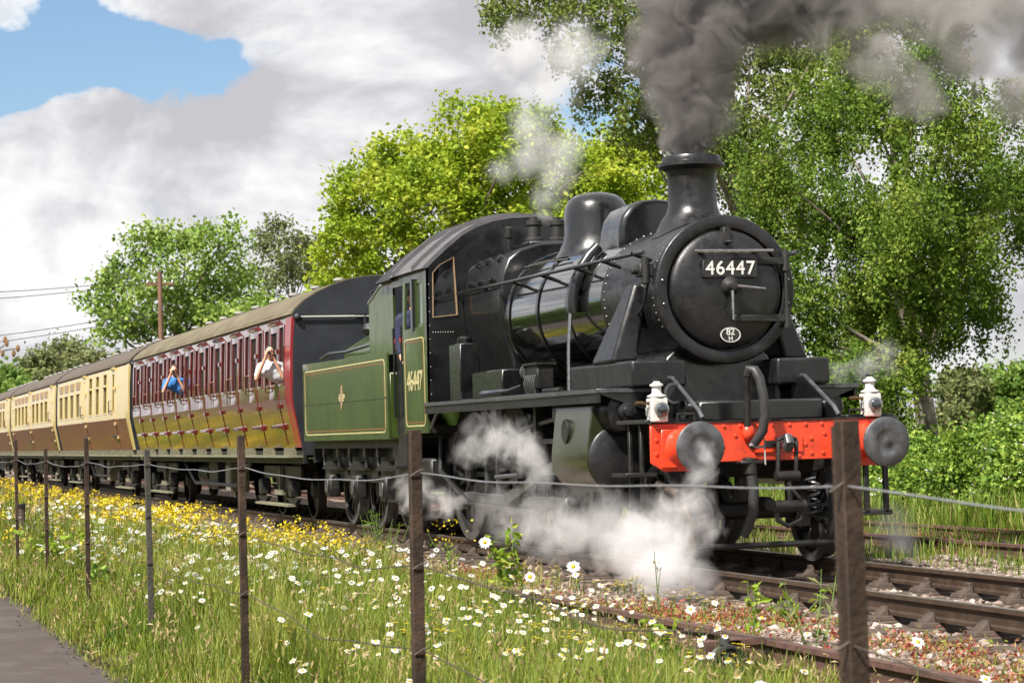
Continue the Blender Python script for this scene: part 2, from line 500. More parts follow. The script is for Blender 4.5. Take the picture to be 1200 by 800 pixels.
def ground_material():
    m = bpy.data.materials.new('ground_earth'); m.use_nodes = True
    nt = m.node_tree; b = nt.nodes['Principled BSDF']
    tc = nd(nt, 'ShaderNodeTexCoord'); sx = nd(nt, 'ShaderNodeSeparateXYZ'); lk(nt, tc.outputs['Object'], sx.inputs[0])
    n = nd(nt, 'ShaderNodeTexNoise'); n.inputs['Scale'].default_value = 1.2; n.inputs['Detail'].default_value = 6; lk(nt, tc.outputs['Object'], n.inputs['Vector'])
    yy = mth(nt, 'ADD', sx.outputs[1], mth(nt, 'MULTIPLY', mth(nt, 'SUBTRACT', n.outputs['Fac'], 0.5), 1.2))
    # gravel of the trackbed
    vo = nd(nt, 'ShaderNodeTexVoronoi'); vo.inputs['Scale'].default_value = 22; lk(nt, tc.outputs['Object'], vo.inputs['Vector'])
    sep = nd(nt, 'ShaderNodeSeparateColor'); lk(nt, vo.outputs['Color'], sep.inputs[0])
    grav = ramp(nt, sep.outputs[0], [(0.0, (0.075, 0.055, 0.04)), (0.4, (0.16, 0.115, 0.085)), (0.75, (0.25, 0.19, 0.15)), (1.0, (0.38, 0.32, 0.28))])
    n2 = nd(nt, 'ShaderNodeTexNoise'); n2.inputs['Scale'].default_value = 0.35; n2.inputs['Detail'].default_value = 8; lk(nt, tc.outputs['Object'], n2.inputs['Vector'])
    grass = ramp(nt, n2.outputs['Fac'], [(0.3, (0.06, 0.085, 0.015)), (0.5, (0.085, 0.12, 0.02)), (0.7, (0.13, 0.15, 0.035))])
    n3 = nd(nt, 'ShaderNodeTexNoise'); n3.inputs['Scale'].default_value = 7; n3.inputs['Detail'].default_value = 8; lk(nt, tc.outputs['Object'], n3.inputs['Vector'])
    soil = ramp(nt, n3.outputs['Fac'], [(0.3, (0.03, 0.03, 0.012)), (0.5, (0.065, 0.06, 0.022)), (0.7, (0.12, 0.095, 0.045))])
    mk1 = nd(nt, 'ShaderNodeMapRange'); mk1.inputs[1].default_value = -2.75; mk1.inputs[2].default_value = -2.2; lk(nt, yy, mk1.inputs[0])
    mk2 = nd(nt, 'ShaderNodeMapRange'); mk2.inputs[1].default_value = 6.2; mk2.inputs[2].default_value = 5.5; lk(nt, yy, mk2.inputs[0])
    mk3 = nd(nt, 'ShaderNodeMapRange'); mk3.inputs[1].default_value = 6.0; mk3.inputs[2].default_value = 7.0; lk(nt, yy, mk3.inputs[0])
    a = nd(nt, 'ShaderNodeMix'); a.data_type = 'RGBA'
    lk(nt, mth(nt, 'MULTIPLY', mk1.outputs[0], mk2.outputs[0]), a.inputs[0]); lk(nt, soil, a.inputs[6]); lk(nt, grav, a.inputs[7])
    c = nd(nt, 'ShaderNodeMix'); c.data_type = 'RGBA'
    lk(nt, mk3.outputs[0], c.inputs[0]); lk(nt, a.outputs[2], c.inputs[6]); lk(nt, grass, c.inputs[7])
    lk(nt, c.outputs[2], b.inputs['Base Color']); b.inputs['Roughness'].default_value = 0.95
    b.inputs['Specular IOR Level'].default_value = 0.2
    bp = nd(nt, 'ShaderNodeBump'); bp.inputs['Strength'].default_value = 0.8; bp.inputs['Distance'].default_value = 0.03
    lk(nt, mth(nt, 'ADD', vo.outputs['Distance'], n3.outputs['Fac']), bp.inputs['Height']); lk(nt, bp.outputs[0], b.inputs['Normal'])
    return m


def axis_samples(parts):
    out = []
    for a, b, n in parts:
        out += list(np.linspace(a, b, n, endpoint=False))
    return out + [parts[-1][1]]


gx = axis_samples([(-3000, -400, 12), (-400, -60, 24), (-60, 25, 140), (25, 400, 12), (400, 3000, 8)])
gy = axis_samples([(-3000, -300, 8), (-300, -12, 12), (-12, 14, 70), (14, 300, 24), (300, 3000, 8)])
V = np.array([(x, y, ground_z(x, y)) for y in gy for x in gx])
nx, ny = len(gx), len(gy)
F = np.array([(j * nx + i, j * nx + i + 1, (j + 1) * nx + i + 1, (j + 1) * nx + i) for j in range(ny - 1) for i in range(nx - 1)])
ground = quads_mesh('ground', V, F, ground_material(), smooth=True)
tag(ground, 'level ground of gravel, earth and grass around the tracks', 'ground', kind='structure')


def asphalt():
    m = mat('path_asphalt', (0.074, 0.058, 0.052), 0.9, var=0.22, scale=2.2, bump=0.5, bump_scale=120, col2=(0.10, 0.085, 0.082), spec=0.3)
    nt = m.node_tree; b = nt.nodes['Principled BSDF']
    tc = nd(nt, 'ShaderNodeTexCoord')
    n = nd(nt, 'ShaderNodeTexNoise'); n.inputs['Scale'].default_value = 180; lk(nt, tc.outputs['Object'], n.inputs['Vector'])
    old = b.inputs['Base Color'].links[0].from_socket
    mx = nd(nt, 'ShaderNodeMix'); mx.data_type = 'RGBA'; mx.blend_type = 'MULTIPLY'; mx.inputs[0].default_value = 0.7
    lk(nt, old, mx.inputs[6]); lk(nt, ramp(nt, n.outputs['Fac'], [(0.35, (0.6, 0.6, 0.6)), (0.65, (1.3, 1.28, 1.25))]), mx.inputs[7])
    lk(nt, mx.outputs[2], b.inputs['Base Color'])
    return m


pv, pf = [], []
xs = np.linspace(-60, 30, 361)
for i, x in enumerate(xs):
    e = -6.17 - 0.02 * (x - 4) * (1 if x > 4 else 0) + 0.05 * math.sin(x * 1.7) + 0.035 * math.sin(x * 4.9 + 1) + 0.02 * math.sin(x * 11.0)
    e += 0.012 * max(0, -x - 8)
    pv += [(x, -12.5, GZ + 0.004), (x, -8.5, GZ + 0.016), (x, e - 0.3, GZ + 0.014), (x, e, GZ - 0.002)]
    if i:
        o = (i - 1) * 4
        pf += [(o + k, o + 4 + k, o + 5 + k, o + 1 + k) for k in range(3)]
path = quads_mesh('path', np.array(pv), np.array(pf), asphalt(), smooth=True)
tag(path, 'dark tarmac footpath along the fence', 'path', kind='structure')

M_rail = mat('brown_rail_steel', (0.058, 0.037, 0.025), 0.6, metal=0.3, var=0.35, scale=10, bump=0.1, bump_scale=30)
M_railhead = mat('polished_rail_head', (0.30, 0.27, 0.24), 0.38, metal=0.8, var=0.2, scale=12)
M_rust = mat('rusty_old_rail', (0.085, 0.042, 0.032), 0.8, var=0.4, scale=10, bump=0.2, bump_scale=40)
M_sleeper = mat('weathered_sleeper', (0.075, 0.055, 0.040), 0.9, var=0.4, scale=6, bump=0.4, bump_scale=25, stretch=(1, 0.2, 1))
M_chair = mat('rusty_iron_chair', (0.055, 0.038, 0.029), 0.8, var=0.4, scale=14, bump=0.2, bump_scale=40)


def rail_section(b, x0, x1, yc, top):
    h = 0.148
    sec = [(-0.034, 0), (0.034, 0), (0.036, -0.03), (0.011, -0.05), (0.011, -0.112), (0.033, -0.126), (0.033, -h), (-0.033, -h), (-0.033, -0.126), (-0.011, -0.112), (-0.011, -0.05), (-0.036, -0.03)]
    return b.prism([(yc + y, top + z) for y, z in sec], 'x', x0, x1)


def track(name, label, yc, top, x0, x1, sx0, sx1, m_r, m_top, gauge=1.505, step=0.76):
    t = thing(name, (0, yc, GZ), label, 'railway track', kind='structure')
    for sy in (-1, 1):
        r_ = rail_section(MB(), x0, x1, yc + sy * gauge / 2, top).build('rail', m_r, t)
        if m_top:
            MB().box(x0, x1, yc + sy * gauge / 2 - 0.024, yc + sy * gauge / 2 + 0.024, top, top + 0.0015).build('rail_head', m_top, r_)
    sl = None
    x = sx0
    k = 0
    while x < sx1:
        if sl is None:
            sl = MB().box(-0.125, 0.125, -1.28, 1.28, -0.125, 0).build('sleeper', M_sleeper, None, bevel=0.012)
            ch = MB().hexa([(-0.10, -0.18, 0), (0.10, -0.18, 0), (0.10, 0.18, 0), (-0.10, 0.18, 0)], [(-0.085, -0.165, 0.035), (0.085, -0.165, 0.035), (0.085, 0.165, 0.035), (-0.085, 0.165, 0.035)])
            for s_ in (-1, 1):
                ch.hexa([(-0.07, s_ * 0.045, 0.03), (0.07, s_ * 0.045, 0.03), (0.07, s_ * 0.12, 0.03), (-0.07, s_ * 0.12, 0.03)], [(-0.045, s_ * 0.04, 0.105), (0.045, s_ * 0.04, 0.105), (0.045, s_ * 0.06, 0.095), (-0.045, s_ * 0.06, 0.095)])
            ch.box(-0.045, 0.045, 0.037, 0.075, 0.05, 0.115)
            ch = ch.build('rail_chair', M_chair, None, bevel=0.006)
            so, co = sl, [ch, ch.copy()]; COL.objects.link(co[1])
        else:
            so = sl.copy(); COL.objects.link(so)
            co = []
            for s_ in (0, 1):
                c = ch.copy(); COL.objects.link(c); co.append(c)
        jit = random.uniform(-0.03, 0.03)
        so.parent = t; so.location = (x + jit, 0, top - 0.185 - GZ); so.rotation_euler = (0, 0, random.uniform(-0.015, 0.015))
        for s_, c in zip((-1, 1), co):
            c.parent = t; c.location = (x + jit, s_ * gauge / 2, top - 0.185 - GZ); c.rotation_euler = (0, 0, 0 if s_ < 0 else PI)
        x += step
        k += 1
    return t


track('main_track', 'brown bullhead rails on chairs and sleepers carrying the train', 0, 0, -140, 60, -34, 18, M_rail, M_railhead)
track('siding_track', 'rusty overgrown siding beyond the locomotive', 4.35, -0.05, -120, 50, -22, 8, M_rust, None)
old = thing('old_rail', (3, -2.86, GZ), 'single rusty disused rail lying in the weeds beside the meadow', 'rail', kind='structure')
rail_section(MB(), -6, 16, -2.88, 0.0).build('rail_length', M_rust, old)
for k in range(14):
    x = -5 + k * 1.5
    MB().box(x - 0.12, x + 0.12, -3.06, -2.66, -0.33, -0.148).build('rail_block', M_sleeper, old, bevel=0.01)

# signal-wire pulley beside the old rail
pu = thing('wire_pulley', (6.25, -3.22, GZ), 'black grooved pulley wheel on a rusty bracket by the old rail', 'pulley')
MB().box(6.12, 6.18, -3.36, -3.10, GZ - 0.02, 0.02).box(6.05, 6.18, -3.18, -2.95, -0.02, 0.025).build('bracket', M_rust, pu, bevel=0.006)
wh = MB().lathe([(0.085, -0.05), (0.095, -0.045), (0.10, -0.03), (0.085, -0.012), (0.085, 0.0), (0.10, 0.015), (0.105, 0.03), (0.10, 0.045), (0.085, 0.05), (0.07, 0.04), (0.03, 0.042)], (6.25, -3.22, -0.10), 'x', 36).build('pulley_wheel', M_under, pu, angle=30)
MB().cyl((6.1, -3.22, -0.10), (6.34, -3.22, -0.10), 0.022, n=12).build('pulley_pin', M_bufferhead, wh)
MB().cyl((6.22, -3.22, 0.0), (6.22, -3.22, 0.035), 0.03, n=12).build('bracket_bolt', M_bufferhead, pu)

# ================================================================ fence
M_post = mat('rusty_brown_steel_post', (0.036, 0.022, 0.014), 0.85, var=0.5, scale=9, bump=0.3, bump_scale=60, col2=(0.07, 0.044, 0.030), spec=0.3)
M_post2 = mat('dark_weathered_steel_post', (0.045, 0.039, 0.030), 0.8, var=0.4, scale=9, bump=0.3, bump_scale=60, col2=(0.08, 0.075, 0.055))
M_wire = mat('galvanised_wire', (0.42, 0.42, 0.43), 0.4, metal=0.7, var=0.2, scale=30)
M_rwire = mat('rusty_wire', (0.075, 0.058, 0.048), 0.7, metal=0.3, var=0.3, scale=30)
FY = -5.95
fence = thing('wire_fence', (3, FY, GZ), 'wire fence on rusty angle-iron posts between path and flower meadow', 'fence')
posts = [(17.3, 1.2, 0.050, 0.0, 1), (13.69, 1.212, 0.046, 0.012, 0), (10.045, 1.228, 0.044, -0.012, 0), (6.415, 1.236, 0.038, -0.004, 0), (2.84, 1.165, 0.037, 0.012, 1), (-0.77, 1.268, 0.036, -0.008, 0), (-4.30, 1.19, 0.034, -0.004, 0), (-7.79, 1.295, 0.034, 0.0, 0), (-11.3, 1.23, 0.034, 0.0, 1)]
for i, (x, top, w, lean, dark) in enumerate(posts):
    th = 0.008
    s = MB()
    wy = w
    if i == 1:
        # broad tapering plate post with a folded edge
        sec = [(-0.014, -0.036), (0.014, -0.036), (0.016, 0.030), (-0.06, 0.030), (-0.06, 0.018), (-0.002, 0.018), (-0.014, 0.012)]
        sec = [(-0.03, -0.022), (0.016, -0.022), (0.016, 0.022), (-0.03, 0.022)]
    else:
        sec = [(-w, -w / 2), (0, -w / 2), (0, w / 2), (-th, w / 2), (-th, -w / 2 + th), (-w, -w / 2 + th)]
    s.prism(sec, 'z', GZ - 0.3, top)
    if i == 1:
        s.prism([(-0.045, -0.022), (-0.03, -0.022), (-0.03, -0.014), (-0.045, -0.014)], 'z', GZ - 0.3, top - 0.012)
    s.map(lambda px, py, pz: (x + px * (1 - 0.06 * (pz > 0.5)), FY + py * (1 if i != 1 else (1.12 - 0.10 * pz)) + (0.022 if i == 1 else 0) + lean * (pz - top) * -1 * 0.6 * 1.0, pz))
    p_ = s.build('post', M_post2 if dark else M_post, fence, bevel=0.003)
    for wz in (1.07, 0.73, 0.42):
        MB().tube([(x + 0.004, FY - w / 2 - 0.004, wz - 0.012), (x + 0.012, FY, wz + 0.006), (x + 0.006, FY + w / 2 + 0.006, wz + 0.012)], 0.0035, 6).build('wire_tie', M_rwire, p_)
for wz, m_w, r_, amp in ((1.07, M_wire, 0.0024, 0.014), (0.73, M_rwire, 0.0026, 0.03), (0.42, M_rwire, 0.0026, 0.03)):
    for (xa, *_), (xb, *_) in zip(posts, posts[1:]):
        pts = []
        n = 26
        sag = random.uniform(0.02, 0.05) if wz > 1 else random.uniform(0.04, 0.10)
        ph = random.uniform(0, 6)
        for k in range(n + 1):
            t = k / n
            env = math.sin(PI * t)
            pts.append((xa + (xb - xa) * t, FY + 0.012 + env * amp * 0.5 * math.sin(9 * t + ph), wz - sag * env + amp * env * (0.5 * math.sin(7.3 * t + ph) + 0.3 * math.sin(17 * t + 2 * ph))))
        MB().tube(pts, r_, 6).build('wire_strand', m_w, fence)
stub = thing('stub_post', (-13.3, -5.45, GZ), 'short dark wooden stub post standing in the yellow flowers', 'post')
MB().prism(circ(-13.3, -5.45, 0.055, 10), 'z', GZ - 0.2, 0.44).build('post_shaft', M_sleeper, stub, bevel=0.008)
MB().prism(circ(-13.3, -5.45, 0.062, 10), 'z', 0.40, 0.455).build('post_cap', M_under, stub)
# ================================================================ locomotive
def lining(name, parent, x0, x1, z0, z1, y0, y1, m, w=0.017, r=0.09):
    return MB().prism(rrect(x0, x1, z0, z1, r), 'y', y0, y1, holes=[rrect(x0 + w, x1 - w, z0 + w, z1 - w, r - w)]).build(name, m, parent)


def spoked_wheel(name, parent, cx, cy, rad, spokes, m_c, m_t, side, zc=None):
    zc = rad if zc is None else zc
    b = MB()
    s = side
    b.lathe([(rad * 0.88, -0.05), (rad * 0.88, 0.05), (rad * 0.78, 0.05), (rad * 0.78, -0.05), (rad * 0.88, -0.05)], (cx, cy, zc), 'y', 40, cap=False)
    b.lathe([(0.13, -0.08), (0.13, 0.09), (0.07, 0.1)], (cx, cy, zc), 'y', 16)
    for k in range(spokes):
        t = 2 * PI * k / spokes
        ct, st = math.cos(t), math.sin(t)
        r0, r1 = 0.10, rad * 0.80
        w0, w1 = 0.032, 0.024
        pts = []
        for rr, w in ((r0, w0), (r1, w1)):
            for dy in (-0.028, 0.028):
                pts += [(cx + rr * ct - w * st, cy + dy, zc + rr * st + w * ct), (cx + rr * ct + w * st, cy + dy, zc + rr * st - w * ct)]
        b.hexa([pts[0], pts[1], pts[3], pts[2]], [pts[4], pts[5], pts[7], pts[6]])
    w = b.build(name, m_c, parent)
    f = 0.03
    prof = [(rad * 0.88, -0.07), (rad, -0.065), (rad, 0.045), (rad + f, 0.05), (rad + f, 0.075), (rad * 0.88, 0.075), (rad * 0.88, -0.07)]
    if s > 0:
        prof = [(r_, -h) for r_, h in prof]
    MB().lathe(prof, (cx, cy, zc), 'y', 48, cap=False).build('tyre', m_t, w)
    return w


M_rustpipe = mat('stained_iron_pipe', (0.05, 0.035, 0.022), 0.7, var=0.4, scale=12)
AX = 2.49      # boiler axis height
loco = thing('steam_locomotive', (-4.2, 0, 0), 'black steam locomotive with red buffer beam, white headlamps and number 46447, smoking', 'locomotive')

# --- boiler and firebox
MB().lathe([(0.60, 0), (0.75, 0), (0.75, 0.06), (0.735, 0.07), (0.665, 3.0), (0.66, 3.04)], (-6.12, 0, AX), 'x', 72).build('boiler_barrel', M_boiler, loco, angle=25)
for bx, br in ((-6.02, 0.745), (-5.05, 0.722), (-4.10, 0.697)):
    MB().lathe([(br, 0), (br + 0.006, 0.0), (br + 0.004, 0.06), (br - 0.004, 0.06)], (bx, 0, AX), 'x', 72, cap=False).build('boiler_band', M_black, loco)
fp = [(-0.60, 1.55), (-0.66, 2.0), (-0.76, 2.45), (-0.79, 2.75), (-0.76, 2.98), (-0.68, 3.16), (-0.54, 3.27), (-0.30, 3.335), (0, 3.35)]
fp = fp + [(-y, z) for y, z in fp[-2::-1]]
MB().prism(fp, 'x', -7.66, -6.14).build('firebox', M_black, loco, angle=50, bevel=0.03, seg=2)
for (py, pz) in ((-0.765, 2.95), (-0.66, 3.18)):
    for px in (-6.5, -6.95, -7.35):
        n = Vector((0, -1.0, 0.55)).normalized()
        c = Vector((px, py, pz))
        MB().cyl(c - n * 0.03, c + n * 0.035, 0.055, 0.045, 12).build('washout_plug', M_black, loco)

# --- smokebox
MB().lathe([(0.60, 0), (0.667, 0), (0.667, 1.52), (0.6, 1.53)], (-3.08, 0, AX), 'x', 80).build('smokebox', M_smokebox, loco)
b = MB()
for bx, n in ((-2.98, 52), (-3.03, 0), (-1.62, 60)):
    for k in range(n):
        t = 2 * PI * k / n
        b.sphere((bx, 0.667 * math.cos(t), AX + 0.667 * math.sin(t)), 0.014, 6, 4)
tag(b.build('rivets', M_smokebox, loco), kind='stuff')
MB().lathe([(0.52, -0.01), (0.675, -0.01), (0.690, 0.0), (0.692, 0.055), (0.684, 0.072), (0.674, 0.078), (0.584, 0.080), (0.574, 0.074), (0.570, 0.02), (0.52, 0.015)], (-1.56, 0, AX), 'x', 96, cap=False).build('smokebox_front_ring', M_smokebox, loco, angle=50)
dr = [(0.0, 0.150), (0.15, 0.146), (0.30, 0.134), (0.42, 0.112), (0.50, 0.088), (0.535, 0.07), (0.548, 0.055), (0.552, 0.03), (0.552, -0.02)]
door = MB().lathe(dr[::-1], (-1.53, 0, AX), 'x', 72, cap=False).build('smokebox_door', M_smokebox, loco, angle=60)
XD = -1.53 + 0.15
# hinge straps, hinge post, handrail, dart handles, plates on the door
for hz in (0.255, -0.275):
    w = 0.62 if hz > 0 else 0.60
    MB().hexa([(XD - 0.075, 0.60, AX + hz - 0.035), (XD + 0.004, 0.02, AX + hz - 0.028), (XD + 0.004, 0.02, AX + hz + 0.028), (XD - 0.075, 0.60, AX + hz + 0.035)],
              [(XD - 0.03, 0.60, AX + hz - 0.035), (XD + 0.022, 0.02, AX + hz - 0.028), (XD + 0.022, 0.02, AX + hz + 0.028), (XD - 0.03, 0.60, AX + hz + 0.035)]).build('hinge_strap', M_sooty, door, bevel=0.006)
    MB().cyl((XD - 0.05, 0.585, AX + hz - 0.09), (XD - 0.05, 0.585, AX + hz + 0.09), 0.034, n=12).build('hinge_knuckle', M_sooty, door)
MB().cyl((XD - 0.05, 0.585, AX - 0.36), (XD - 0.05, 0.585, AX + 0.36), 0.017, n=10).build('hinge_pin', M_sooty, door)
MB().tube([(XD + 0.05, -0.36, AX + 0.345), (XD + 0.05, 0.42, AX + 0.345)], 0.017, 10).build('door_handrail', M_steel, door)
for hy in (-0.27, 0.27):
    MB().cyl((XD - 0.06, hy, AX + 0.345), (XD + 0.055, hy, AX + 0.345), 0.024, 0.02, 10).build('handrail_stanchion', M_sooty, door)
MB().box(XD - 0.12, XD - 0.02, -0.035, 0.035, AX + 0.43, AX + 0.57).box(XD - 0.03, XD + 0.07, -0.03, 0.03, AX + 0.42, AX + 0.438).build('lamp_bracket', M_sooty, door, bevel=0.006)
MB().lathe([(0.095, -0.03), (0.09, 0.03), (0.05, 0.055), (0.035, 0.11), (0.0, 0.115)], (XD, 0, AX + 0.02), 'x', 20, cap=False).build('dart_boss', M_sooty, door, angle=60)
MB().cyl((XD + 0.09, 0.02, AX + 0.02), (XD + 0.11, 0.31, AX - 0.01), 0.016, 0.012, 8).build('dart_handle', M_steel, door)
MB().cyl((XD + 0.07, -0.005, AX), (XD + 0.085, -0.01, AX - 0.29), 0.016, 0.011, 8).build('dart_handle', M_steel, door)
npl = MB().box(XD - 0.02, XD + 0.028, -0.27, 0.27, AX + 0.10, AX + 0.265).build('number_plate', M_sooty, door, bevel=0.006)
text_part('plate_numerals', '46447', 0.178, M_white, npl, (XD + 0.030, 0, AX + 0.182), (0, 1, 0), (0, 0, 1), 0.004, 1.12)
sp = []
for k in range(28):
    t = 2 * PI * k / 28
    sp.append((0.105 * math.cos(t), AX - 0.425 + 0.072 * math.sin(t)))
XS = XD - 0.035
spl = MB().prism(sp, 'x', XS - 0.01, XS + 0.018).build('shed_plate', M_sooty, door)
spo = [(y * 0.96, AX - 0.425 + (z - AX + 0.425) * 0.96) for y, z in sp]; spi = [(y * 0.86, AX - 0.425 + (z - AX + 0.425) * 0.86) for y, z in sp]
MB().prism(spo, 'x', XS + 0.016, XS + 0.022, holes=[spi]).build('plate_rim', M_white, spl)
text_part('shed_code', '82', 0.085, M_white, spl, (XS + 0.02, 0, AX - 0.40), (0, 1, 0), (0, 0, 1), 0.003)
text_part('shed_code', 'H', 0.06, M_white, spl, (XS + 0.02, 0, AX - 0.462), (0, 1, 0), (0, 0, 1), 0.003)
b = MB()
for sy in (-1, 1):
    for a in (8, -12):
        b.sphere((-1.47, sy * 0.63 * math.cos(R(a)), AX + 0.63 * math.sin(R(a))), (0.014, 0.014, 0.014), 8, 6)
tag(b.build('ring_bolts', M_steel, loco), kind='stuff')

# --- chimney, top feed, dome, safety valves, whistle
n = 48
b = MB()
prof = [(0.265, 0.0), (0.275, 0.012), (0.285, -0.012), (0.285, -0.035), (0.318, -0.05), (0.318, -0.085), (0.29, -0.105), (0.25, -0.125), (0.236, -0.17), (0.232, -0.36), (0.236, -0.46), (0.258, -0.53), (0.31, -0.60)]
b.lathe(prof, (-2.25, 0, 3.80), 'z', n, cap=False)
k0 = len(b.v)
ring1 = []; ring2 = []
for i in range(n):
    t = 2 * PI * i / n
    for rr, lst, dz in ((0.37, ring1, 0.02), (0.40, ring2, 0.008)):
        y = rr * math.sin(t)
        lst.append((-2.25 + rr * math.cos(t), y, AX + math.sqrt(0.667 ** 2 - y * y) + dz))
o0 = k0 - n
b.v += ring1 + ring2
for i in range(n):
    j = (i + 1) % n
    b.f.append((o0 + i, o0 + j, k0 + j, k0 + i)); b.f.append((k0 + i, k0 + j, k0 + n + j, k0 + n + i))
b.lathe([(0.235, 0.0), (0.23, -0.5)], (-2.25, 0, 3.80), 'z', n, cap=False)
b.build('chimney', M_smokebox, loco, angle=40)

tf = [(-0.40, 2.95), (-0.395, 3.22), (-0.36, 3.34), (-0.28, 3.44), (-0.15, 3.50), (0, 3.515)]
tf = tf + [(-y, z) for y, z in tf[-2::-1]]
MB().prism(tf, 'x', -3.86, -3.22).build('top_feed_casing', M_black, loco, angle=45, bevel=0.05, seg=3)
for sy in (-1, 1):
    pts = []
    for a in (128, 138, 150, 162, 174, 186):
        rr = 0.745
        pts.append((-3.72, sy * rr * abs(math.cos(R(a))), AX + rr * math.sin(R(a))))
    pp = MB().tube(pts, 0.062, 12).build('feed_pipe_cover', M_black, loco, angle=50)
    MB().tube([(-3.72, sy * 0.77, AX - 0.05), (-3.72, sy * 0.80, AX - 0.40), (-3.70, sy * 0.82, 1.60)], 0.022, 8).build('feed_pipe', M_steel, pp)
MB().lathe([(0.47, -0.02), (0.42, 0.05), (0.375, 0.14), (0.352, 0.24), (0.348, 0.44), (0.335, 0.53), (0.295, 0.605), (0.225, 0.655), (0.12, 0.682), (0.0, 0.69)], (-5.08, 0, 3.09), 'z', 48, cap=False).build('dome', M_black, loco, angle=60)
MB().tube([(-5.9, -0.58, 3.03), (-5.2, -0.52, 3.05), (-4.55, -0.50, 3.02)], 0.014, 6).build('dome_pipe', M_black, loco)
MB().box(-7.25, -6.55, -0.30, 0.30, 3.33, 3.39).build('safety_valve_base', M_black, loco, bevel=0.015)
for sy in (-0.14, 0.14):
    MB().lathe([(0.10, 0), (0.10, 0.06), (0.075, 0.08), (0.075, 0.20), (0.09, 0.22), (0.09, 0.27), (0.05, 0.28), (0.05, 0.31)], (-6.88, sy, 3.38), 'z', 20).build('safety_valve', M_sooty, loco)
MB().lathe([(0.03, 0), (0.03, 0.12), (0.05, 0.13), (0.05, 0.24), (0.02, 0.26)], (-7.25, -0.33, 3.36), 'z', 12).build('whistle', M_under, loco)

# --- handrails along the boiler
for sy in (-1, 1):
    h = MB().tube([(-7.66, sy * 0.86, 2.87), (-1.66, sy * 0.80, 2.84), (-1.56, sy * 0.77, 2.84)], 0.02, 10).build('boiler_handrail', M_black, loco)
    for hx in (-6.6, -5.5, -4.5, -3.45, -2.6, -1.75):
        rr = 0.70
        MB().cyl((hx, sy * 0.62, 2.78), (hx, sy * 0.83, 2.855), 0.018, 0.024, 8).build('handrail_stanchion', M_black, h)
MB().box(-1.72, -1.58, -0.80, -0.66, 2.62, 2.74).cyl((-1.60, -0.74, 2.55), (-1.60, -0.74, 2.80), 0.04).cyl((-1.66, -0.86, 2.68), (-1.66, -0.7, 2.68), 0.035).build('steam_valve', M_sooty, loco, bevel=0.01)
MB().tube([(-1.62, -0.70, 2.60), (-1.75, -0.72, 2.35), (-2.2, -0.70, 2.20), (-2.6, -0.66, 2.1)], 0.014, 6).build('ejector_pipe', M_sooty, loco)

# --- steam pipe covers and saddle
for sy in (-1, 1):
    MB().hexa([(-2.50, sy * 1.00, 1.84), (-1.88, sy * 1.00, 1.84), (-1.88, sy * 0.74, 1.84), (-2.50, sy * 0.70, 1.84)],
              [(-2.16, sy * 0.735, 2.58), (-1.94, sy * 0.735, 2.58), (-1.94, sy * 0.58, 2.62), (-2.16, sy * 0.55, 2.62)]).build('steam_pipe_cover', M_smokebox, loco, bevel=0.04, seg=3)
    MB().box(-3.2, -1.38, sy * 0.45, sy * 0.98, 1.60, 1.845).build('saddle_casing', M_smokebox, loco, bevel=0.025, seg=2)
sad = [(-0.66, 1.28), (-0.62, 1.62), (-0.50, 1.88), (-0.36, 2.0), (0.36, 2.0), (0.50, 1.88), (0.62, 1.62), (0.66, 1.28)]
MB().prism(sad, 'x', -3.0, -1.72).build('smokebox_saddle', M_black, loco, bevel=0.01)
MB().box(-1.72, -0.72, -0.60, 0.60, 1.27, 1.455).build('front_step_box', M_black, loco, bevel=0.02)
for sy in (-1, 1):
    b = MB().prism([(-1.50, 1.20), (-0.52, 1.20), (-0.52, 1.31), (-0.60, 1.36), (-1.22, 1.66), (-1.50, 1.66)], 'y', sy * 0.635, sy * 0.665)
    g = b.build('frame_gusset', M_black, loco)
    MB().tube([(-0.51, sy * 0.65, 1.30), (-0.60, sy * 0.65, 1.372), (-1.22, sy * 0.65, 1.672), (-1.30, sy * 0.65, 1.676)], 0.02, 8).build('gusset_edge', M_bufferhead, g)
    MB().lathe([(0.085, -0.02), (0.085, 0.02), (0.055, 0.04), (0.0, 0.045)], (-0.86, sy * 0.66 - 0.02, 1.38), 'y', 20, cap=False).build('gusset_boss', M_black, g)
d = MB().lathe([(0.095, -0.02), (0.095, 0.02)], (-1.08, -0.70, 1.535), 'x', 28).build('inspection_disc', M_black, loco)
MB().lathe([(0.095, 0.018), (0.095, 0.03), (0.075, 0.03), (0.075, 0.018)], (-1.08, -0.70, 1.535), 'x', 28, cap=False).build('disc_rim', M_bufferhead, d)
MB().box(-1.12, -1.10, -0.76, -0.66, 1.44, 1.6).build('disc_bracket', M_black, loco)

# --- running plates
for sy in (-1, 1):
    a, c = sorted((sy * 0.70, sy * 1.30))
    rp = MB().box(-7.66, -1.46, a, c, 1.555, 1.60).build('running_plate', M_black, loco, bevel=0.008)
    MB().box(-7.66, -1.46, sy * 1.26, sy * 1.285, 1.47, 1.555).build('valance', M_under, rp)
    MB().box(-7.66, -1.455, sy * 1.285, sy * 1.302, 1.56, 1.592).build('plate_edge', M_bufferhead, rp)
    MB().box(-1.46, -1.448, a + 0.02, c, 1.56, 1.592).build('plate_edge', M_bufferhead, rp)
    MB().prism([(sy * 0.72, 1.552), (sy * 1.28, 1.552), (sy * 0.72, 1.36)], 'x', -1.50, -1.47).build('plate_bracket', M_black, rp)
    # diagonal stay below the cab
    MB().tube([(-7.5, sy * 1.26, 1.30), (-7.12, sy * 1.26, 1.53)], 0.02, 8).build('plate_stay', M_bufferhead, rp)
    # low front platform
    MB().box(-1.30, -0.50, min(sy * 0.72, sy * 1.18), max(sy * 0.72, sy * 1.18), 1.262, 1.30).build('front_platform', M_sooty, loco, bevel=0.006)

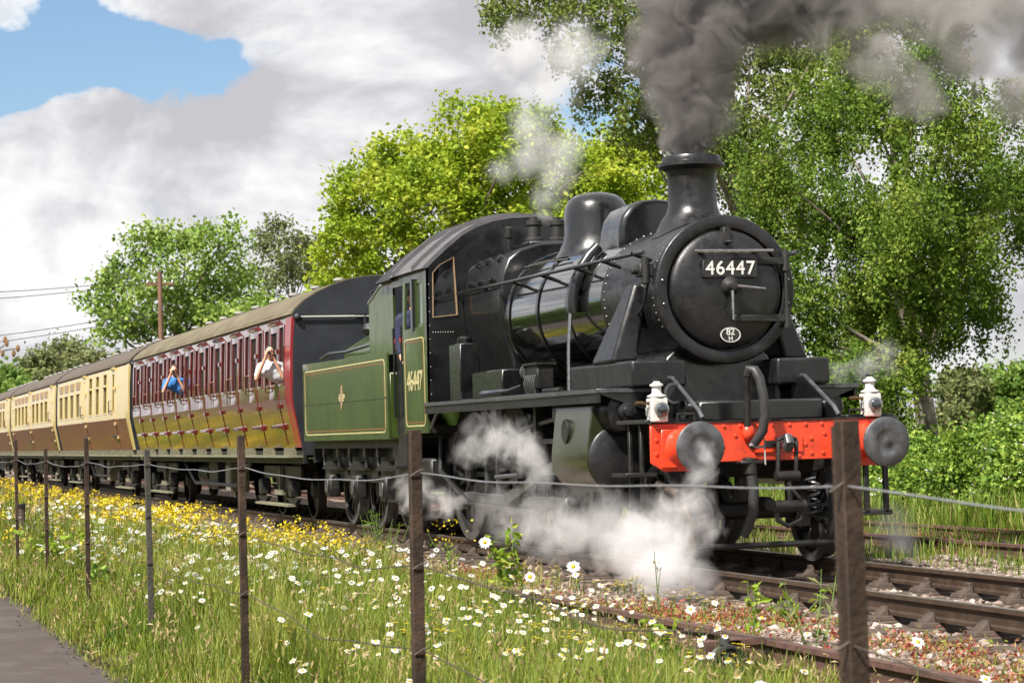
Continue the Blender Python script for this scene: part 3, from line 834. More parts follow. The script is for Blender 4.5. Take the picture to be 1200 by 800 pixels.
# boxes, lubricator and reverser on the running plate
for sy in (-1, 1):
    s = MB().box(-6.95, -6.50, sy * 0.94, sy * 1.17, 1.60, 2.24).build('sand_box', M_black, loco, bevel=0.012)
    MB().lathe([(0.085, 0), (0.085, 0.06), (0.05, 0.085)], (-6.72, sy * 1.05, 2.24), 'z', 16).build('sand_filler', M_black, s)
    MB().box(-6.2, -5.05, sy * 0.82, sy * 1.12, 1.60, 1.90).build('splasher_box', M_black, loco, bevel=0.015)
    lub = MB().box(-4.28, -3.86, sy * 0.92, sy * 1.10, 1.66, 1.90).build('lubricator', M_under, loco, bevel=0.012)
    MB().lathe([(0.085, -0.02), (0.085, 0.02)], (-4.30, sy * 1.06, 1.84), 'x', 18).build('ratchet_wheel', M_bufferhead, lub)
    MB().box(-4.30, -3.84, sy * 0.90, sy * 1.12, 1.90, 1.925).build('lubricator_lid', M_under, lub)
    for k in range(6):
        MB().tube([(-4.22 + k * 0.065, sy * 1.105, 1.80), (-4.22 + k * 0.065, sy * 1.13, 1.72), (-4.22 + k * 0.065, sy * 1.11, 1.61)], 0.009, 6).build('oil_pipe', M_steel, lub)
    MB().tube([(-3.8, sy * 1.05, 1.63), (-3.4, sy * 1.0, 1.63)], 0.03, 8).build('oil_tray_pipe', M_under, lub)
    MB().tube([(-6.9, sy * 0.9, 1.66), (-5.6, sy * 1.18, 1.66), (-4.6, sy * 1.18, 1.66), (-4.4, sy * 1.1, 1.7)], 0.022, 8).build('reach_rod', M_black, loco)

# --- cab
CF = -7.66
arc = [(-1.235, 3.17), (-1.17, 3.235), (-1.0, 3.385), (-0.80, 3.545), (-0.62, 3.64), (-0.43, 3.705), (-0.2, 3.745), (0, 3.755)]
arc = arc + [(-y, z) for y, z in arc[-2::-1]]
win = [(-1.155, 3.12), (-1.07, 3.21), (-0.89, 3.30), (-0.86, 2.62), (-1.165, 2.59)]
plate = [(-1.245, 1.56)] + arc + [(1.245, 1.56)]
cf = MB().prism(plate, 'x', CF - 0.03, CF, holes=[win, [(-y, z) for y, z in win]]).build('cab_front', M_black, loco)
for sg in (1, -1):
    w2 = [(sg * y, z) for y, z in win]
    cxm = sum(y for y, z in w2) / 5; czm = sum(z for y, z in w2) / 5
    inner = [(cxm + (y - cxm) * 0.935, czm + (z - czm) * 0.972) for y, z in w2]
    fr = MB().prism(w2, 'x', CF - 0.045, CF + 0.018, holes=[inner]).build('window_frame', M_copperframe, cf)
    MB().prism(inner, 'x', CF - 0.03, CF - 0.02).build('window_pane', M_glass, fr)
b = MB()
for k in range(9):
    b.sphere((CF, -1.20, 1.7 + k * 0.16), 0.009, 6, 4); b.sphere((CF, -0.92 - 0.03 * k, 2.42), 0.009, 6, 4)
for k in range(12):
    t = k / 11
    b.sphere((CF, -0.98 + 0.98 * t, 3.33 + 0.36 * (1 - (1 - t) ** 2.2)), 0.011, 6, 4)
tag(b.build('rivets', M_bufferhead, cf), kind='stuff')
XR0, XR1 = -9.95, CF + 0.05
outer = [(y * 1.015, z + 0.045) for y, z in arc]
outer[0] = (-1.30, 3.165); outer[-1] = (1.30, 3.165)
roof = MB().prism(outer + [(y * 0.99, z + 0.005) for y, z in arc[::-1]], 'x', -9.2, XR1).build('cab_roof', M_cabroof, loco, angle=20)
MB().prism([(y * 1.01, z + 0.06) for y, z in outer] + outer[::-1], 'x', -9.0, -8.93).build('roof_rib', M_cabroof, roof)
MB().prism([(y * 1.01, z + 0.055) for y, z in outer] + outer[::-1], 'x', -8.05, -8.0).build('roof_rib', M_cabroof, roof)
MB().prism([(y, z - 0.02) for y, z in outer] + [(y * 0.99, z - 0.03) for y, z in arc[::-1]], 'x', XR0, -9.2).build('roof_flap', M_sooty, roof)
for sy in (-1, 1):
    def lean(x, y, z, sy=sy):
        return (x, y - sy * max(0.0, z - 2.42) * 0.03, z)
    y0, y1 = sy * 1.225, sy * 1.25
    cs = MB().prism([(-8.78, 1.25), (CF, 1.25), (CF, 3.17), (-9.35, 3.17), (-9.35, 3.05), (-8.78, 3.05), (-8.78, 2.44)], 'y', y0, y1,
                    holes=[[(-8.68, 2.50), (-7.80, 2.50), (-7.80, 3.06), (-8.68, 3.06)]]).map(lean).build('cab_side', M_green, loco)
    lining('panel_lining', cs, -8.70, -7.76, 1.33, 2.38, sy * 1.249, sy * 1.253, M_cream)
    lining('inner_lining', cs, -8.66, -7.80, 1.37, 2.34, sy * 1.249, sy * 1.252, M_orange, w=0.012, r=0.06)
    text_part('cab_numerals', '46447', 0.33, M_cream, cs, (-8.23, sy * 1.254, 1.86), (-sy, 0, 0), (0, 0, 1), 0.002, 0.95, 0.92)
    fr = MB().prism([(-8.20, 2.49), (-7.79, 2.49), (-7.79, 3.07), (-8.20, 3.07)], 'y', sy * 1.20, sy * 1.232, holes=[[(-8.14, 2.54), (-7.84, 2.54), (-7.84, 3.02), (-8.14, 3.02)]]).build('sliding_window', M_green, cs)
    MB().box(-8.14, -7.84, sy * 1.210, sy * 1.220, 2.54, 3.02).build('window_pane', M_green_reflection, fr)
    MB().box(-8.28, -8.20, sy * 1.19, sy * 1.27, 2.47, 3.08).build('weather_shield', M_black, cs)
    for hx in (-8.86, -9.26):
        MB().tube([(hx, sy * 1.24, 1.45), (hx, sy * 1.24, 2.55)], 0.016, 8).build('cab_handrail', M_black, cs)
MB().box(-9.35, CF, -1.2, 1.2, 1.25, 1.33).build('cab_floor', M_under, loco)
MB().box(-7.95, CF - 0.04, -0.8, 0.8, 1.33, 3.1).build('boiler_backhead', M_under, loco, bevel=0.05)
MB().box(-9.32, -8.82, -1.20, -1.16, 1.33, 2.35).build('cab_gate', M_under, loco)
MB().box(-9.30, -8.82, -1.235, -1.20, 2.36, 2.42).build('gate_top_rail', M_red, loco)
MB().box(-9.30, -8.82, -1.235, -1.20, 2.29, 2.36).build('gate_lower_rail', M_brass, loco)
for sy in (-1, 1):
    st = MB().box(-9.25, -8.85, sy * 1.18, sy * 1.21, 0.42, 1.25).build('cab_step_plate', M_under, loco)
    for tz in (0.42, 0.83):
        MB().box(-9.25, -8.85, sy * 1.18, sy * 1.36, tz, tz + 0.03).build('step_tread', M_under, st)

# --- buffer beam, buffers, coupling, pipes
XB = -0.48
bb = [(-1.15, 1.262), (-1.15, 0.92), (-1.03, 0.845), (-0.62, 0.845), (-0.56, 0.915), (0.56, 0.915), (0.62, 0.845), (1.03, 0.845), (1.15, 0.92), (1.15, 1.262)]
beam = MB().prism(bb, 'x', XB - 0.035, XB).build('buffer_beam', M_red, loco, bevel=0.006)
MB().box(XB - 0.035, XB + 0.012, -1.16, 1.16, 1.262, 1.276).build('beam_cap', M_sooty, beam)
b = MB()
for k in range(15):
    b.sphere((XB, -1.09 + k * 2.18 / 14, 1.225), (0.014, 0.02, 0.02), 8, 5)
for y_, z_ in [(-1.10, 1.12), (-1.10, 1.0), (-0.98, 0.90), (-0.55, 1.12), (-0.55, 0.98), (-0.48, 1.05), (-0.36, 1.14), (0.36, 1.10), (0.36, 0.97), (0.47, 0.97), (0.49, 1.14), (0.60, 0.97), (0.60, 1.13), (0.60, 1.04), (0.30, 1.05), (0.24, 0.95), (1.10, 1.12), (1.10, 1.0), (-0.62, 0.93), (0.72, 0.93)]:
    b.sphere((XB, y_, z_), (0.014, 0.021, 0.021), 8, 5)
tag(b.build('beam_rivets', M_red, beam), kind='stuff')
for sy in (-1, 1):
    by = sy * 0.87
    hs = MB().box(XB, XB + 0.03, by - 0.19, by + 0.19, 0.88, 1.21).lathe([(0.165, 0.03), (0.14, 0.06), (0.125, 0.24), (0.128, 0.28)], (XB, by, 1.054), 'x', 28).build('buffer_housing', M_red, loco, bevel=0.004)
    MB().cyl((XB + 0.27, by, 1.054), (-0.04, by, 1.054), 0.085, n=24).build('buffer_shank', M_bufferhead, hs)
    MB().lathe([(0.205, -0.05), (0.218, -0.04), (0.218, -0.018), (0.205, -0.008), (0.14, 0.0), (0.11, 0.002), (0.10, -0.004), (0.045, -0.008), (0.03, 0.004), (0.0, 0.006)], (0, by, 1.054), 'x', 48, cap=False).build('buffer_head', M_bufferhead, hs, angle=50)
hk = MB().box(XB, XB + 0.02, -0.19, 0.27, 0.985, 1.125).build('hook_plate', M_red, loco, bevel=0.004)
MB().box(XB + 0.02, XB + 0.026, -0.10, 0.18, 1.03, 1.09).build('hook_slot', M_under, hk)
hook = MB().tube([(XB, 0.03, 1.06), (XB + 0.16, 0.03, 1.06), (XB + 0.25, 0.03, 1.03), (XB + 0.28, 0.03, 1.07), (XB + 0.25, 0.03, 1.12), (XB + 0.20, 0.03, 1.11)], [0.045, 0.045, 0.05, 0.045, 0.035, 0.015], 10).build('coupling_hook', M_bufferhead, loco)
sc = MB()
for dy in (-0.07, 0.10):
    sc.tube([(XB + 0.22, dy + 0.02, 1.08), (XB + 0.25, dy, 0.92), (XB + 0.25, dy - 0.01, 0.78)], 0.02, 8)
sc.tube([(XB + 0.22, -0.06, 1.09), (XB + 0.23, 0.03, 1.13), (XB + 0.22, 0.12, 1.09)], 0.02, 8)
sc.cyl((XB + 0.25, -0.10, 0.78), (XB + 0.25, 0.12, 0.78), 0.045, n=14)
sc.cyl((XB + 0.25, 0.02, 0.82), (XB + 0.25, 0.03, 0.52), 0.024, n=10)
sc.tube([(XB + 0.27, 0.0, 0.72), (XB + 0.30, 0.10, 0.58)], 0.016, 8)
sc.cyl((XB + 0.25, -0.12, 0.52), (XB + 0.25, 0.17, 0.52), 0.05, n=14)
sc.tube([(XB + 0.25, -0.10, 0.52), (XB + 0.24, -0.09, 0.40), (XB + 0.22, 0.02, 0.345), (XB + 0.24, 0.13, 0.40), (XB + 0.25, 0.14, 0.52)], 0.022, 8)
sc.build('screw_coupling', M_under, hook)
MB().lathe([(0.07, 0), (0.07, 0.28), (0.05, 0.32)], (-1.0, 0.03, 0.52), 'x', 14).build('truck_pivot', M_under, loco)
vp = MB().tube([(XB + 0.04, -0.26, 1.20), (XB + 0.06, -0.26, 1.60), (XB + 0.08, -0.255, 1.68)], [0.032, 0.03, 0.036], 12).build('vacuum_standpipe', M_under, loco)
MB().sphere((XB + 0.035, -0.25, 1.165), (0.05, 0.06, 0.075), 14, 10).build('pipe_flange', M_red, vp)
MB().tube([(XB + 0.08, -0.26, 1.66), (XB + 0.10, -0.25, 1.715), (XB + 0.14, -0.22, 1.71), (XB + 0.17, -0.19, 1.64), (XB + 0.19, -0.165, 1.48), (XB + 0.19, -0.155, 1.32), (XB + 0.17, -0.17, 1.18), (XB + 0.12, -0.215, 1.09), (XB + 0.08, -0.25, 1.04)], [0.036, 0.045, 0.045, 0.043, 0.043, 0.043, 0.043, 0.04, 0.03], 14).build('vacuum_hose', M_rubber, vp)
MB().tube([(XB + 0.12, -0.27, 1.06), (XB + 0.11, -0.20, 1.035), (XB + 0.10, -0.13, 1.04)], 0.014, 6).build('hose_hook', M_vent, vp)
MB().tube([(XB + 0.12, -0.14, 1.12), (XB + 0.12, -0.135, 0.88)], 0.007, 6).build('hose_chain', M_vent, vp)
st = MB().cyl((XB, -0.27, 0.90), (XB + 0.10, -0.27, 0.90), 0.05).cyl((XB + 0.10, -0.27, 0.94), (XB + 0.10, -0.27, 0.80), 0.06).box(XB + 0.04, XB + 0.16, -0.38, -0.16, 0.89, 0.92).build('steam_heat_cock', M_under, loco, bevel=0.008)
MB().tube([(XB + 0.10, -0.265, 0.84), (XB + 0.11, -0.25, 0.64), (XB + 0.10, -0.255, 0.48), (XB + 0.06, -0.30, 0.33), (XB + 0.04, -0.33, 0.26)], [0.05, 0.046, 0.046, 0.045, 0.04], 14).build('steam_heat_hose', M_rubber, st)
# steps at the front corners
for sy in (-1, 1):
    xo = -0.78 if sy < 0 else -0.55
    z0 = 0.34 if sy < 0 else 0.42
    yy = sy * (1.12 if sy < 0 else 1.0)
    z1 = 1.27 if sy < 0 else 0.86
    st = MB().box(xo - 0.34, xo - 0.29, yy - 0.015, yy + 0.015, z0, z1).box(xo - 0.05, xo, yy - 0.015, yy + 0.015, z0, z1)
    if sy > 0:
        st = MB().box(xo, xo + 0.03, yy - 0.12, yy - 0.07, z0, z1).box(xo, xo + 0.03, yy + 0.07, yy + 0.12, z0, z1 + 0.02).box(xo, xo + 0.03, yy - 0.14, yy + 0.14, z1, z1 + 0.05)
    st = st.build('front_step_hanger', M_under, loco, bevel=0.004)
    MB().box(xo - 0.36, xo + 0.03, yy - 0.17, yy + 0.15, z0 - 0.02, z0 + 0.02).build('step_tread', M_under, st, bevel=0.004)
    if sy < 0:
        MB().box(xo - 0.36, xo + 0.03, yy - 0.17, yy + 0.12, 0.80, 0.835).build('step_tread', M_under, st, bevel=0.004)
    MB().tube([(XB + 0.0, sy * 0.74, 1.275), (XB, sy * 0.74, 1.34), (XB, sy * 0.90, 1.34), (XB, sy * 0.90, 1.275)], 0.014, 6).build('beam_grab', M_under, beam)
# guard irons and drain pipes below the beam
for sy in (-1, 1):
    MB().tube([(-0.72, sy * 0.72, 0.90), (-0.66, sy * 0.73, 0.5), (-0.60, sy * 0.74, 0.10)], [0.045, 0.045, 0.035], 8).build('guard_iron', M_under, loco)
MB().tube([(-1.2, -0.82, 0.72), (-0.7, -0.80, 0.62), (-0.50, -0.80, 0.4), (-0.48, -0.80, 0.06)], 0.04, 8).build('drain_pipe', M_rustpipe, loco)
MB().cyl((-0.62, -0.9, 0.17), (-0.62, 0.9, 0.17), 0.028, n=10).build('guard_tie_bar', M_under, loco)

# --- frames, cylinders, wheels and motion
for sy in (-1, 1):
    MB().prism([(-9.3, 0.75), (-1.5, 0.72), (-0.55, 0.86), (-0.52, 1.25), (-9.3, 1.25)], 'y', sy * 0.58, sy * 0.62).build('main_frame', M_under, loco)
    cy0, cz0 = sy * 0.995, 0.965
    vy, vz = sy * 1.0, 1.385
    pts = []
    for a in range(-100, 11, 10):      # outer lower
        pts.append((cy0 + sy * 0.305 * math.cos(R(a)), cz0 + 0.32 * math.sin(R(a))))
    for a in range(10, 111, 10):
        pts.append((vy + sy * 0.245 * math.cos(R(a)), vz + 0.215 * math.sin(R(a))))
    pts += [(sy * 0.60, vz + 0.16), (sy * 0.60, cz0 - 0.24)]
    cyl = MB().prism(pts, 'x', -2.85, -1.78).build('cylinder', M_clad, loco, angle=30, bevel=0.012)
    MB().lathe([(0.185, 0), (0.195, 0.02), (0.195, 0.22), (0.17, 0.26), (0.10, 0.27), (0.085, 0.27), (0.085, 0.33), (0.05, 0.34), (0.045, 0.39), (0.0, 0.395)], (-1.80, vy, vz), 'x', 36, cap=False).build('valve_cover', M_smokebox, cyl, angle=40)
    MB().lathe([(0.292, 0), (0.298, 0.02), (0.298, 0.05), (0.285, 0.06), (0.24, 0.075), (0.12, 0.10), (0.0, 0.105)], (-1.79, cy0, cz0), 'x', 40, cap=False).build('cylinder_cover', M_smokebox, cyl, angle=50)
    MB().lathe([(0.24, 0), (0.24, -0.12), (0.21, -0.15)], (-2.85, vy, vz), 'x', 32).build('valve_rear_cover', M_under, cyl)
    # raised oval maker's plate on the cladding
    ov = [(-2.42 + 0.10 * math.cos(2 * PI * k / 24), 1.22 + 0.115 * math.sin(2 * PI * k / 24)) for k in range(24)]
    MB().prism(ov, 'y', sy * 1.255, sy * 1.30).build('maker_plate', M_under, cyl, bevel=0.006)
    for bxp in (-2.62, -2.30):
        MB().cyl((bxp, vy + sy * 0.07, vz + 0.195), (bxp, vy + sy * 0.075, vz + 0.225), 0.025, n=10).build('cladding_bolt', M_under, cyl)
    spoked_wheel('pony_wheel', loco, -1.25, sy * 0.745, 0.457, 10, M_under, M_bufferhead, sy)
    MB().cyl((-1.25, sy * 0.5, 0.457), (-1.25, sy * 0.62, 0.457), 0.09).box(-1.42, -1.08, sy * 0.50, sy * 0.60, 0.30, 0.74).build('pony_axlebox', M_under, loco)
    coil = MB()
    pts = [(-0.93 + 0.06 * math.cos(t * 0.7), sy * 0.56 + 0.06 * math.sin(t * 0.7), 0.36 + t * 0.0085) for t in range(46)]
    coil.tube(pts, 0.013, 6).build('pony_spring', M_bufferhead, loco)
    for ax in (-3.75, -5.60, -7.45):
        w = spoked_wheel('driving_wheel', loco, ax, sy * 0.765, 0.762, 15, M_under, M_bufferhead, sy)
        t = R(-60)
        px, pz = ax + 0.30 * math.cos(t), 0.762 + 0.30 * math.sin(t)
        MB().cyl((px, sy * 0.78, pz), (px, sy * 0.98, pz), 0.06).build('crank_pin', M_bufferhead, w)
    dx, dz = 0.30 * math.cos(R(-60)), 0.762 + 0.30 * math.sin(R(-60))
    MB().box(-7.52 + dx, -3.68 + dx, sy * 0.90, sy * 0.94, dz - 0.055, dz + 0.055).build('coupling_rod', M_bufferhead, loco, bevel=0.01)
    MB().hexa([(-5.65 + dx, sy * 0.95, dz - 0.07), (-3.35, sy * 0.95, 0.93), (-3.35, sy * 0.99, 0.93), (-5.65 + dx, sy * 0.99, dz - 0.07)],
              [(-5.65 + dx, sy * 0.95, dz + 0.07), (-3.35, sy * 0.95, 1.02), (-3.35, sy * 0.99, 1.02), (-5.65 + dx, sy * 0.99, dz + 0.07)]).build('connecting_rod', M_bufferhead, loco, bevel=0.008)
    MB().box(-4.1, -2.85, sy * 0.92, sy * 1.02, 1.10, 1.15).build('slide_bar', M_bufferhead, loco)
    MB().box(-4.1, -2.85, sy * 0.92, sy * 1.02, 0.79, 0.83).build('slide_bar', M_bufferhead, loco)
    MB().box(-3.50, -3.22, sy * 0.90, sy * 1.04, 0.83, 1.10).build('crosshead', M_bufferhead, loco, bevel=0.01)
    MB().cyl((-3.3, sy * 0.96, 0.97), (-2.85, sy * 0.96, 0.97), 0.035).build('piston_rod', M_steel, loco)
    MB().box(-4.16, -4.08, sy * 0.70, sy * 1.06, 0.70, 1.50).build('motion_bracket', M_under, loco)
    MB().tube([(-4.75, sy * 1.03, 0.75), (-4.70, sy * 1.03, 1.05), (-4.75, sy * 1.03, 1.42)], 0.04, 8).build('expansion_link', M_bufferhead, loco)
    MB().tube([(-4.7, sy * 1.03, 1.25), (-3.1, sy * 1.0, 1.39)], 0.025, 8).build('radius_rod', M_bufferhead, loco)
    MB().tube([(-3.1, sy * 1.04, 1.42), (-3.14, sy * 1.05, 0.72)], 0.025, 8).build('combination_lever', M_bufferhead, loco)
    MB().tube([(-4.75, sy * 1.05, 0.78), (-5.75 + dx, sy * 1.05, dz + 0.25)], 0.025, 8).build('eccentric_rod', M_bufferhead, loco)
    for sx in (-6.5, -4.65):
        MB().box(sx - 0.15, sx + 0.15, sy * 0.65, sy * 0.72, 0.35, 0.9).build('brake_hanger', M_under, loco)
    MB().tube([(-8.0, sy * 1.0, 1.2), (-7.9, sy * 1.05, 0.8), (-6.6, sy * 1.08, 0.45), (-4.2, sy * 1.05, 0.40)], 0.03, 8).build('injector_pipe', M_under, loco)
    MB().box(-8.7, -8.1, sy * 0.85, sy * 1.12, 0.55, 0.95).build('injector', M_under, loco, bevel=0.03)
for ax in (-1.25, -3.75, -5.60, -7.45):
    MB().cyl((ax, -0.75, 0.762 if ax < -2 else 0.457), (ax, 0.75, 0.762 if ax < -2 else 0.457), 0.08, n=16).build('axle', M_under, loco)
MB().box(-7.5, -6.2, -0.55, 0.55, 0.42, 1.6).build('ashpan', M_under, loco)

# --- oil lamps standing on the beam ends
def head_lamp(y, label):
    t = thing('oil_lamp', (XB - 0.02, y, 1.277), label, 'lamp', 'white lamps on the buffer beam')
    x = XB - 0.02
    body = MB().box(x - 0.075, x + 0.075, y - 0.075, y + 0.075, 1.277, 1.485).build('lamp_body', M_white, t, bevel=0.012, seg=2)
    MB().lathe([(0.07, 0), (0.085, 0.012), (0.085, 0.02), (0.05, 0.035), (0.042, 0.05), (0.042, 0.10), (0.06, 0.105), (0.06, 0.118), (0.035, 0.13), (0.03, 0.145)], (x, y, 1.485), 'z', 20).build('lamp_chimney', M_white, t, angle=50)
    MB().tube([(x, y - 0.03, 1.62), (x, y - 0.03, 1.65), (x, y + 0.03, 1.65), (x, y + 0.03, 1.62)], 0.006, 6).build('carrying_handle', M_under, t)
    rim = MB().lathe([(0.064, 0), (0.064, 0.03), (0.052, 0.034)], (x + 0.073, y + 0.01, 1.385), 'x', 24).build('lens_rim', M_steel, t)
    MB().sphere((x + 0.095, y + 0.01, 1.385), (0.03, 0.052, 0.052), 18, 12).build('lens', M_lens, rim)
    MB().box(x - 0.02, x + 0.02, y - 0.13, y - 0.075, 1.43, 1.455).cyl((x, y - 0.13, 1.445), (x, y - 0.20, 1.445), 0.016).build('side_catch', M_brass, t)
    MB().tube([(x + 0.03, y - 0.078, 1.42), (x + 0.03, y - 0.115, 1.40), (x + 0.03, y - 0.115, 1.34), (x + 0.03, y - 0.078, 1.32)], 0.006, 6).build('side_loop', M_steel, t)


head_lamp(-1.075, 'white oil lamp on the beam end beside the locomotive cylinder')
head_lamp(0.955, 'white oil lamp on the far beam end in front of the green hedge')
# ================================================================ tender
tender = thing('tender', (-12, 0, 0), 'dark green six-wheeled tender with cream lining and a small crest, behind the cab', 'tender')
TX0, TX1, TY = -14.55, -9.40, 1.30
tk = MB().box(TX0, TX1, -TY + 0.02, TY - 0.02, 1.19, 2.02).build('tank', M_green, tender, bevel=0.02)
for sy in (-1, 1):
    sd = MB().prism([(TX0, 1.19), (TX1, 1.19), (TX1, 2.26), (TX0, 2.30)], 'y', sy * (TY - 0.025), sy * TY).build('side_sheet', M_green, tender)
    lining('panel_lining', sd, TX0 + 0.12, TX1 - 0.12, 1.27, 2.19, sy * (TY - 0.002), sy * (TY + 0.003), M_cream, w=0.018, r=0.10)
    lining('inner_lining', sd, TX0 + 0.165, TX1 - 0.165, 1.315, 2.145, sy * (TY - 0.002), sy * (TY + 0.002), M_orange, w=0.013, r=0.07)
    MB().box(TX0 + 0.02, TX1 - 0.02, sy * TY, sy * (TY + 0.006), 1.70, 1.715).build('plate_seam', M_green, sd)
    # crest: narrow upright shape with a wheel-like bar across its middle
    cx, cz = -12.0, 1.76
    yc = sy * (TY + 0.008)
    k_ = 0.75
    cr = MB().prism([(cx + k_ * (q - cx), cz + k_ * (w - cz)) for q, w in [(cx - 0.06, cz - 0.14), (cx, cz - 0.235), (cx + 0.07, cz - 0.14), (cx + 0.09, cz), (cx + 0.05, cz + 0.10), (cx + 0.03, cz + 0.23), (cx - 0.04, cz + 0.20), (cx - 0.05, cz + 0.10), (cx - 0.09, cz)]], 'y', sy * TY, yc).build('crest', M_copperframe, sd)
    for k in (-1, 1):
        MB().prism(circ(cx + k * 0.11, cz, 0.05, 14), 'y', sy * TY, sy * (TY + 0.007), holes=[circ(cx + k * 0.11, cz, 0.034, 14)]).build('crest_ring', M_cream, cr)
        MB().box(cx + k * 0.06, cx + k * 0.17, sy * TY, sy * (TY + 0.009), cz - 0.012, cz + 0.012).build('crest_bar', M_cream, cr)
    # raised front shelter
    MB().prism([(-9.42, 2.24), (-9.42, 3.12), (-10.05, 3.12), (-10.72, 2.94), (-10.72, 2.26)], 'y', sy * (TY - 0.13), sy * (TY - 0.10)).build('shelter_side', M_green, tender)
    MB().tube([(-10.74, sy * (TY - 0.1), 2.95), (-10.05, sy * (TY - 0.1), 3.13), (-9.42, sy * (TY - 0.1), 3.13)], 0.016, 6).build('shelter_beading', M_vent, tender)
    MB().tube([(-14.2, sy * 1.1, 2.36), (-13.7, sy * 1.08, 2.42), (-12.6, sy * 1.08, 2.40), (-10.8, sy * 1.1, 2.44)], 0.025, 6).build('fire_iron', M_steel, tender)
MB().prism([(-TY + 0.12, 2.0), (-TY + 0.12, 3.1), (-0.6, 3.5), (0.6, 3.5), (TY - 0.12, 3.1), (TY - 0.12, 2.0)], 'x', -10.72, -10.68).build('shelter_bulkhead', M_endblack, tender)
MB().prism([(-1.0, 2.0), (-0.95, 2.45), (-0.5, 2.72), (0.5, 2.72), (0.95, 2.45), (1.0, 2.0)], 'x', -13.3, -10.75).build('coal_bunker', M_green, tender, bevel=0.01)
b = MB()
for k in range(240):
    x = random.uniform(-13.2, -10.9); y = random.uniform(-0.8, 0.8)
    s_ = random.uniform(0.05, 0.12)
    b.sphere((x, y, 2.70 + random.uniform(0, 0.06)), (s_, s_ * random.uniform(0.6, 1), s_ * random.uniform(0.5, 0.9)), 5, 4)
tag(b.build('coal', M_coal, tender, angle=10), kind='stuff')
MB().box(TX0 - 0.02, TX1, -1.16, 1.16, 1.08, 1.19).build('tender_frame', M_under, tender)
MB().box(TX0 - 0.10, TX0, -1.15, 1.15, 0.88, 1.24).build('rear_beam', M_under, tender)
for sy in (-1, 1):
    MB().cyl((TX0 - 0.10, sy * 0.87, 1.054), (TX0 - 0.40, sy * 0.87, 1.054), 0.10, n=16).lathe([(0.2, 0), (0.2, -0.04)], (TX0 - 0.40, sy * 0.87, 1.054), 'x', 24).build('rear_buffer', M_under, tender)
    MB().prism([(TX0 + 0.1, 0.62), (-9.6, 0.62), (-9.6, 1.08), (TX0 + 0.1, 1.08)], 'y', sy * 0.98, sy * 1.02, holes=[circ(-11.1, 0.72, 0.09), circ(-12.9, 0.72, 0.09)]).build('outside_frame', M_under, tender)
    for ax in (-10.35, -12.0, -13.65):
        spoked_wheel('tender_wheel', tender, ax, sy * 0.75, 0.53, 12, M_under, M_bufferhead, sy)
        bx_ = MB().box(ax - 0.15, ax + 0.15, sy * 1.0, sy * 1.17, 0.40, 0.72).build('axlebox', M_under, tender, bevel=0.03)
        MB().box(ax - 0.09, ax + 0.09, sy * 1.17, sy * 1.19, 0.46, 0.64).build('axlebox_lid', M_bufferhead, bx_, bevel=0.01)
        for dz, L in ((0.80, 0.50), (0.83, 0.40), (0.86, 0.30), (0.89, 0.20)):
            MB().box(ax - L, ax + L, sy * 1.05, sy * 1.13, dz - 0.013, dz + 0.013).build('spring_leaf', M_under, bx_)
        for k in (-0.46, 0.46):
            MB().tube([(ax + k, sy * 1.09, 0.80), (ax + k * 1.08, sy * 1.09, 1.02)], 0.025, 6).box(ax + k - 0.05, ax + k + 0.05, sy * 1.02, sy * 1.12, 0.96, 1.08).build('spring_hanger', M_bufferhead, bx_)
    MB().box(-9.62, -9.42, sy * 1.12, sy * 1.17, 0.40, 1.10).build('tender_step', M_under, tender)
MB().box(-14.2, -9.8, -0.5, 0.5, 0.55, 1.08).build('tank_well', M_under, tender)

# ================================================================ coaches
HW = 1.38
prof_z = [(1.10, 0.150), (1.25, 0.118), (1.45, 0.076), (1.65, 0.035), (1.82, 0.0), (2.2, 0.0), (2.6, 0.012), (2.9, 0.03), (3.09, 0.05)]


def side_in(z):
    for (z0, a), (z1, c) in zip(prof_z, prof_z[1:]):
        if z <= z1:
            return a + (c - a) * (z - z0) / (z1 - z0)
    return prof_z[-1][1]


roof_p = [(-1.37, 3.07), (-1.31, 3.15), (-1.17, 3.275), (-0.97, 3.40), (-0.75, 3.50), (-0.5, 3.58), (-0.25, 3.625), (0, 3.64)]
roof_p = roof_p + [(-y, z) for y, z in roof_p[-2::-1]]


def side_sheet(name, x0, x1, z0, z1, sy, m, parent, holes=(), th=0.05, out=0.0, zs=(1.25, 1.45, 1.65, 1.82, 2.2, 2.6, 2.9)):
    """one panel of coach side that follows the tumblehome; holes are (x0,x1,z0,z1)"""
    poly = [(x0, z0)] + [(x1, z0)] + [(x1, z) for z in zs if z0 < z < z1] + [(x1, z1), (x0, z1)] + [(x0, z) for z in reversed(zs) if z0 < z < z1]
    b = MB().prism(poly, 'y', HW - th, HW + out, holes=[[(a, c), (b_, c), (b_, d), (a, d)] for a, b_, c, d in holes])
    b.map(lambda x, y, z: (x, sy * (y - side_in(z)), z))
    return b.build(name, m, parent, angle=30)


def strip_sheet(name, x0, x1, zlist, sy, m, parent, th=0.05, out=0.0, nx=1):
    """solid curved panel without holes"""
    b = MB()
    pts_o = [(sy * (HW + out - side_in(z)), z) for z in zlist]
    pts_i = [(sy * (HW - th - side_in(z)), z) for z in zlist][::-1]
    b.prism(pts_o + pts_i, 'x', x0, x1)
    return b.build(name, m, parent, angle=40)


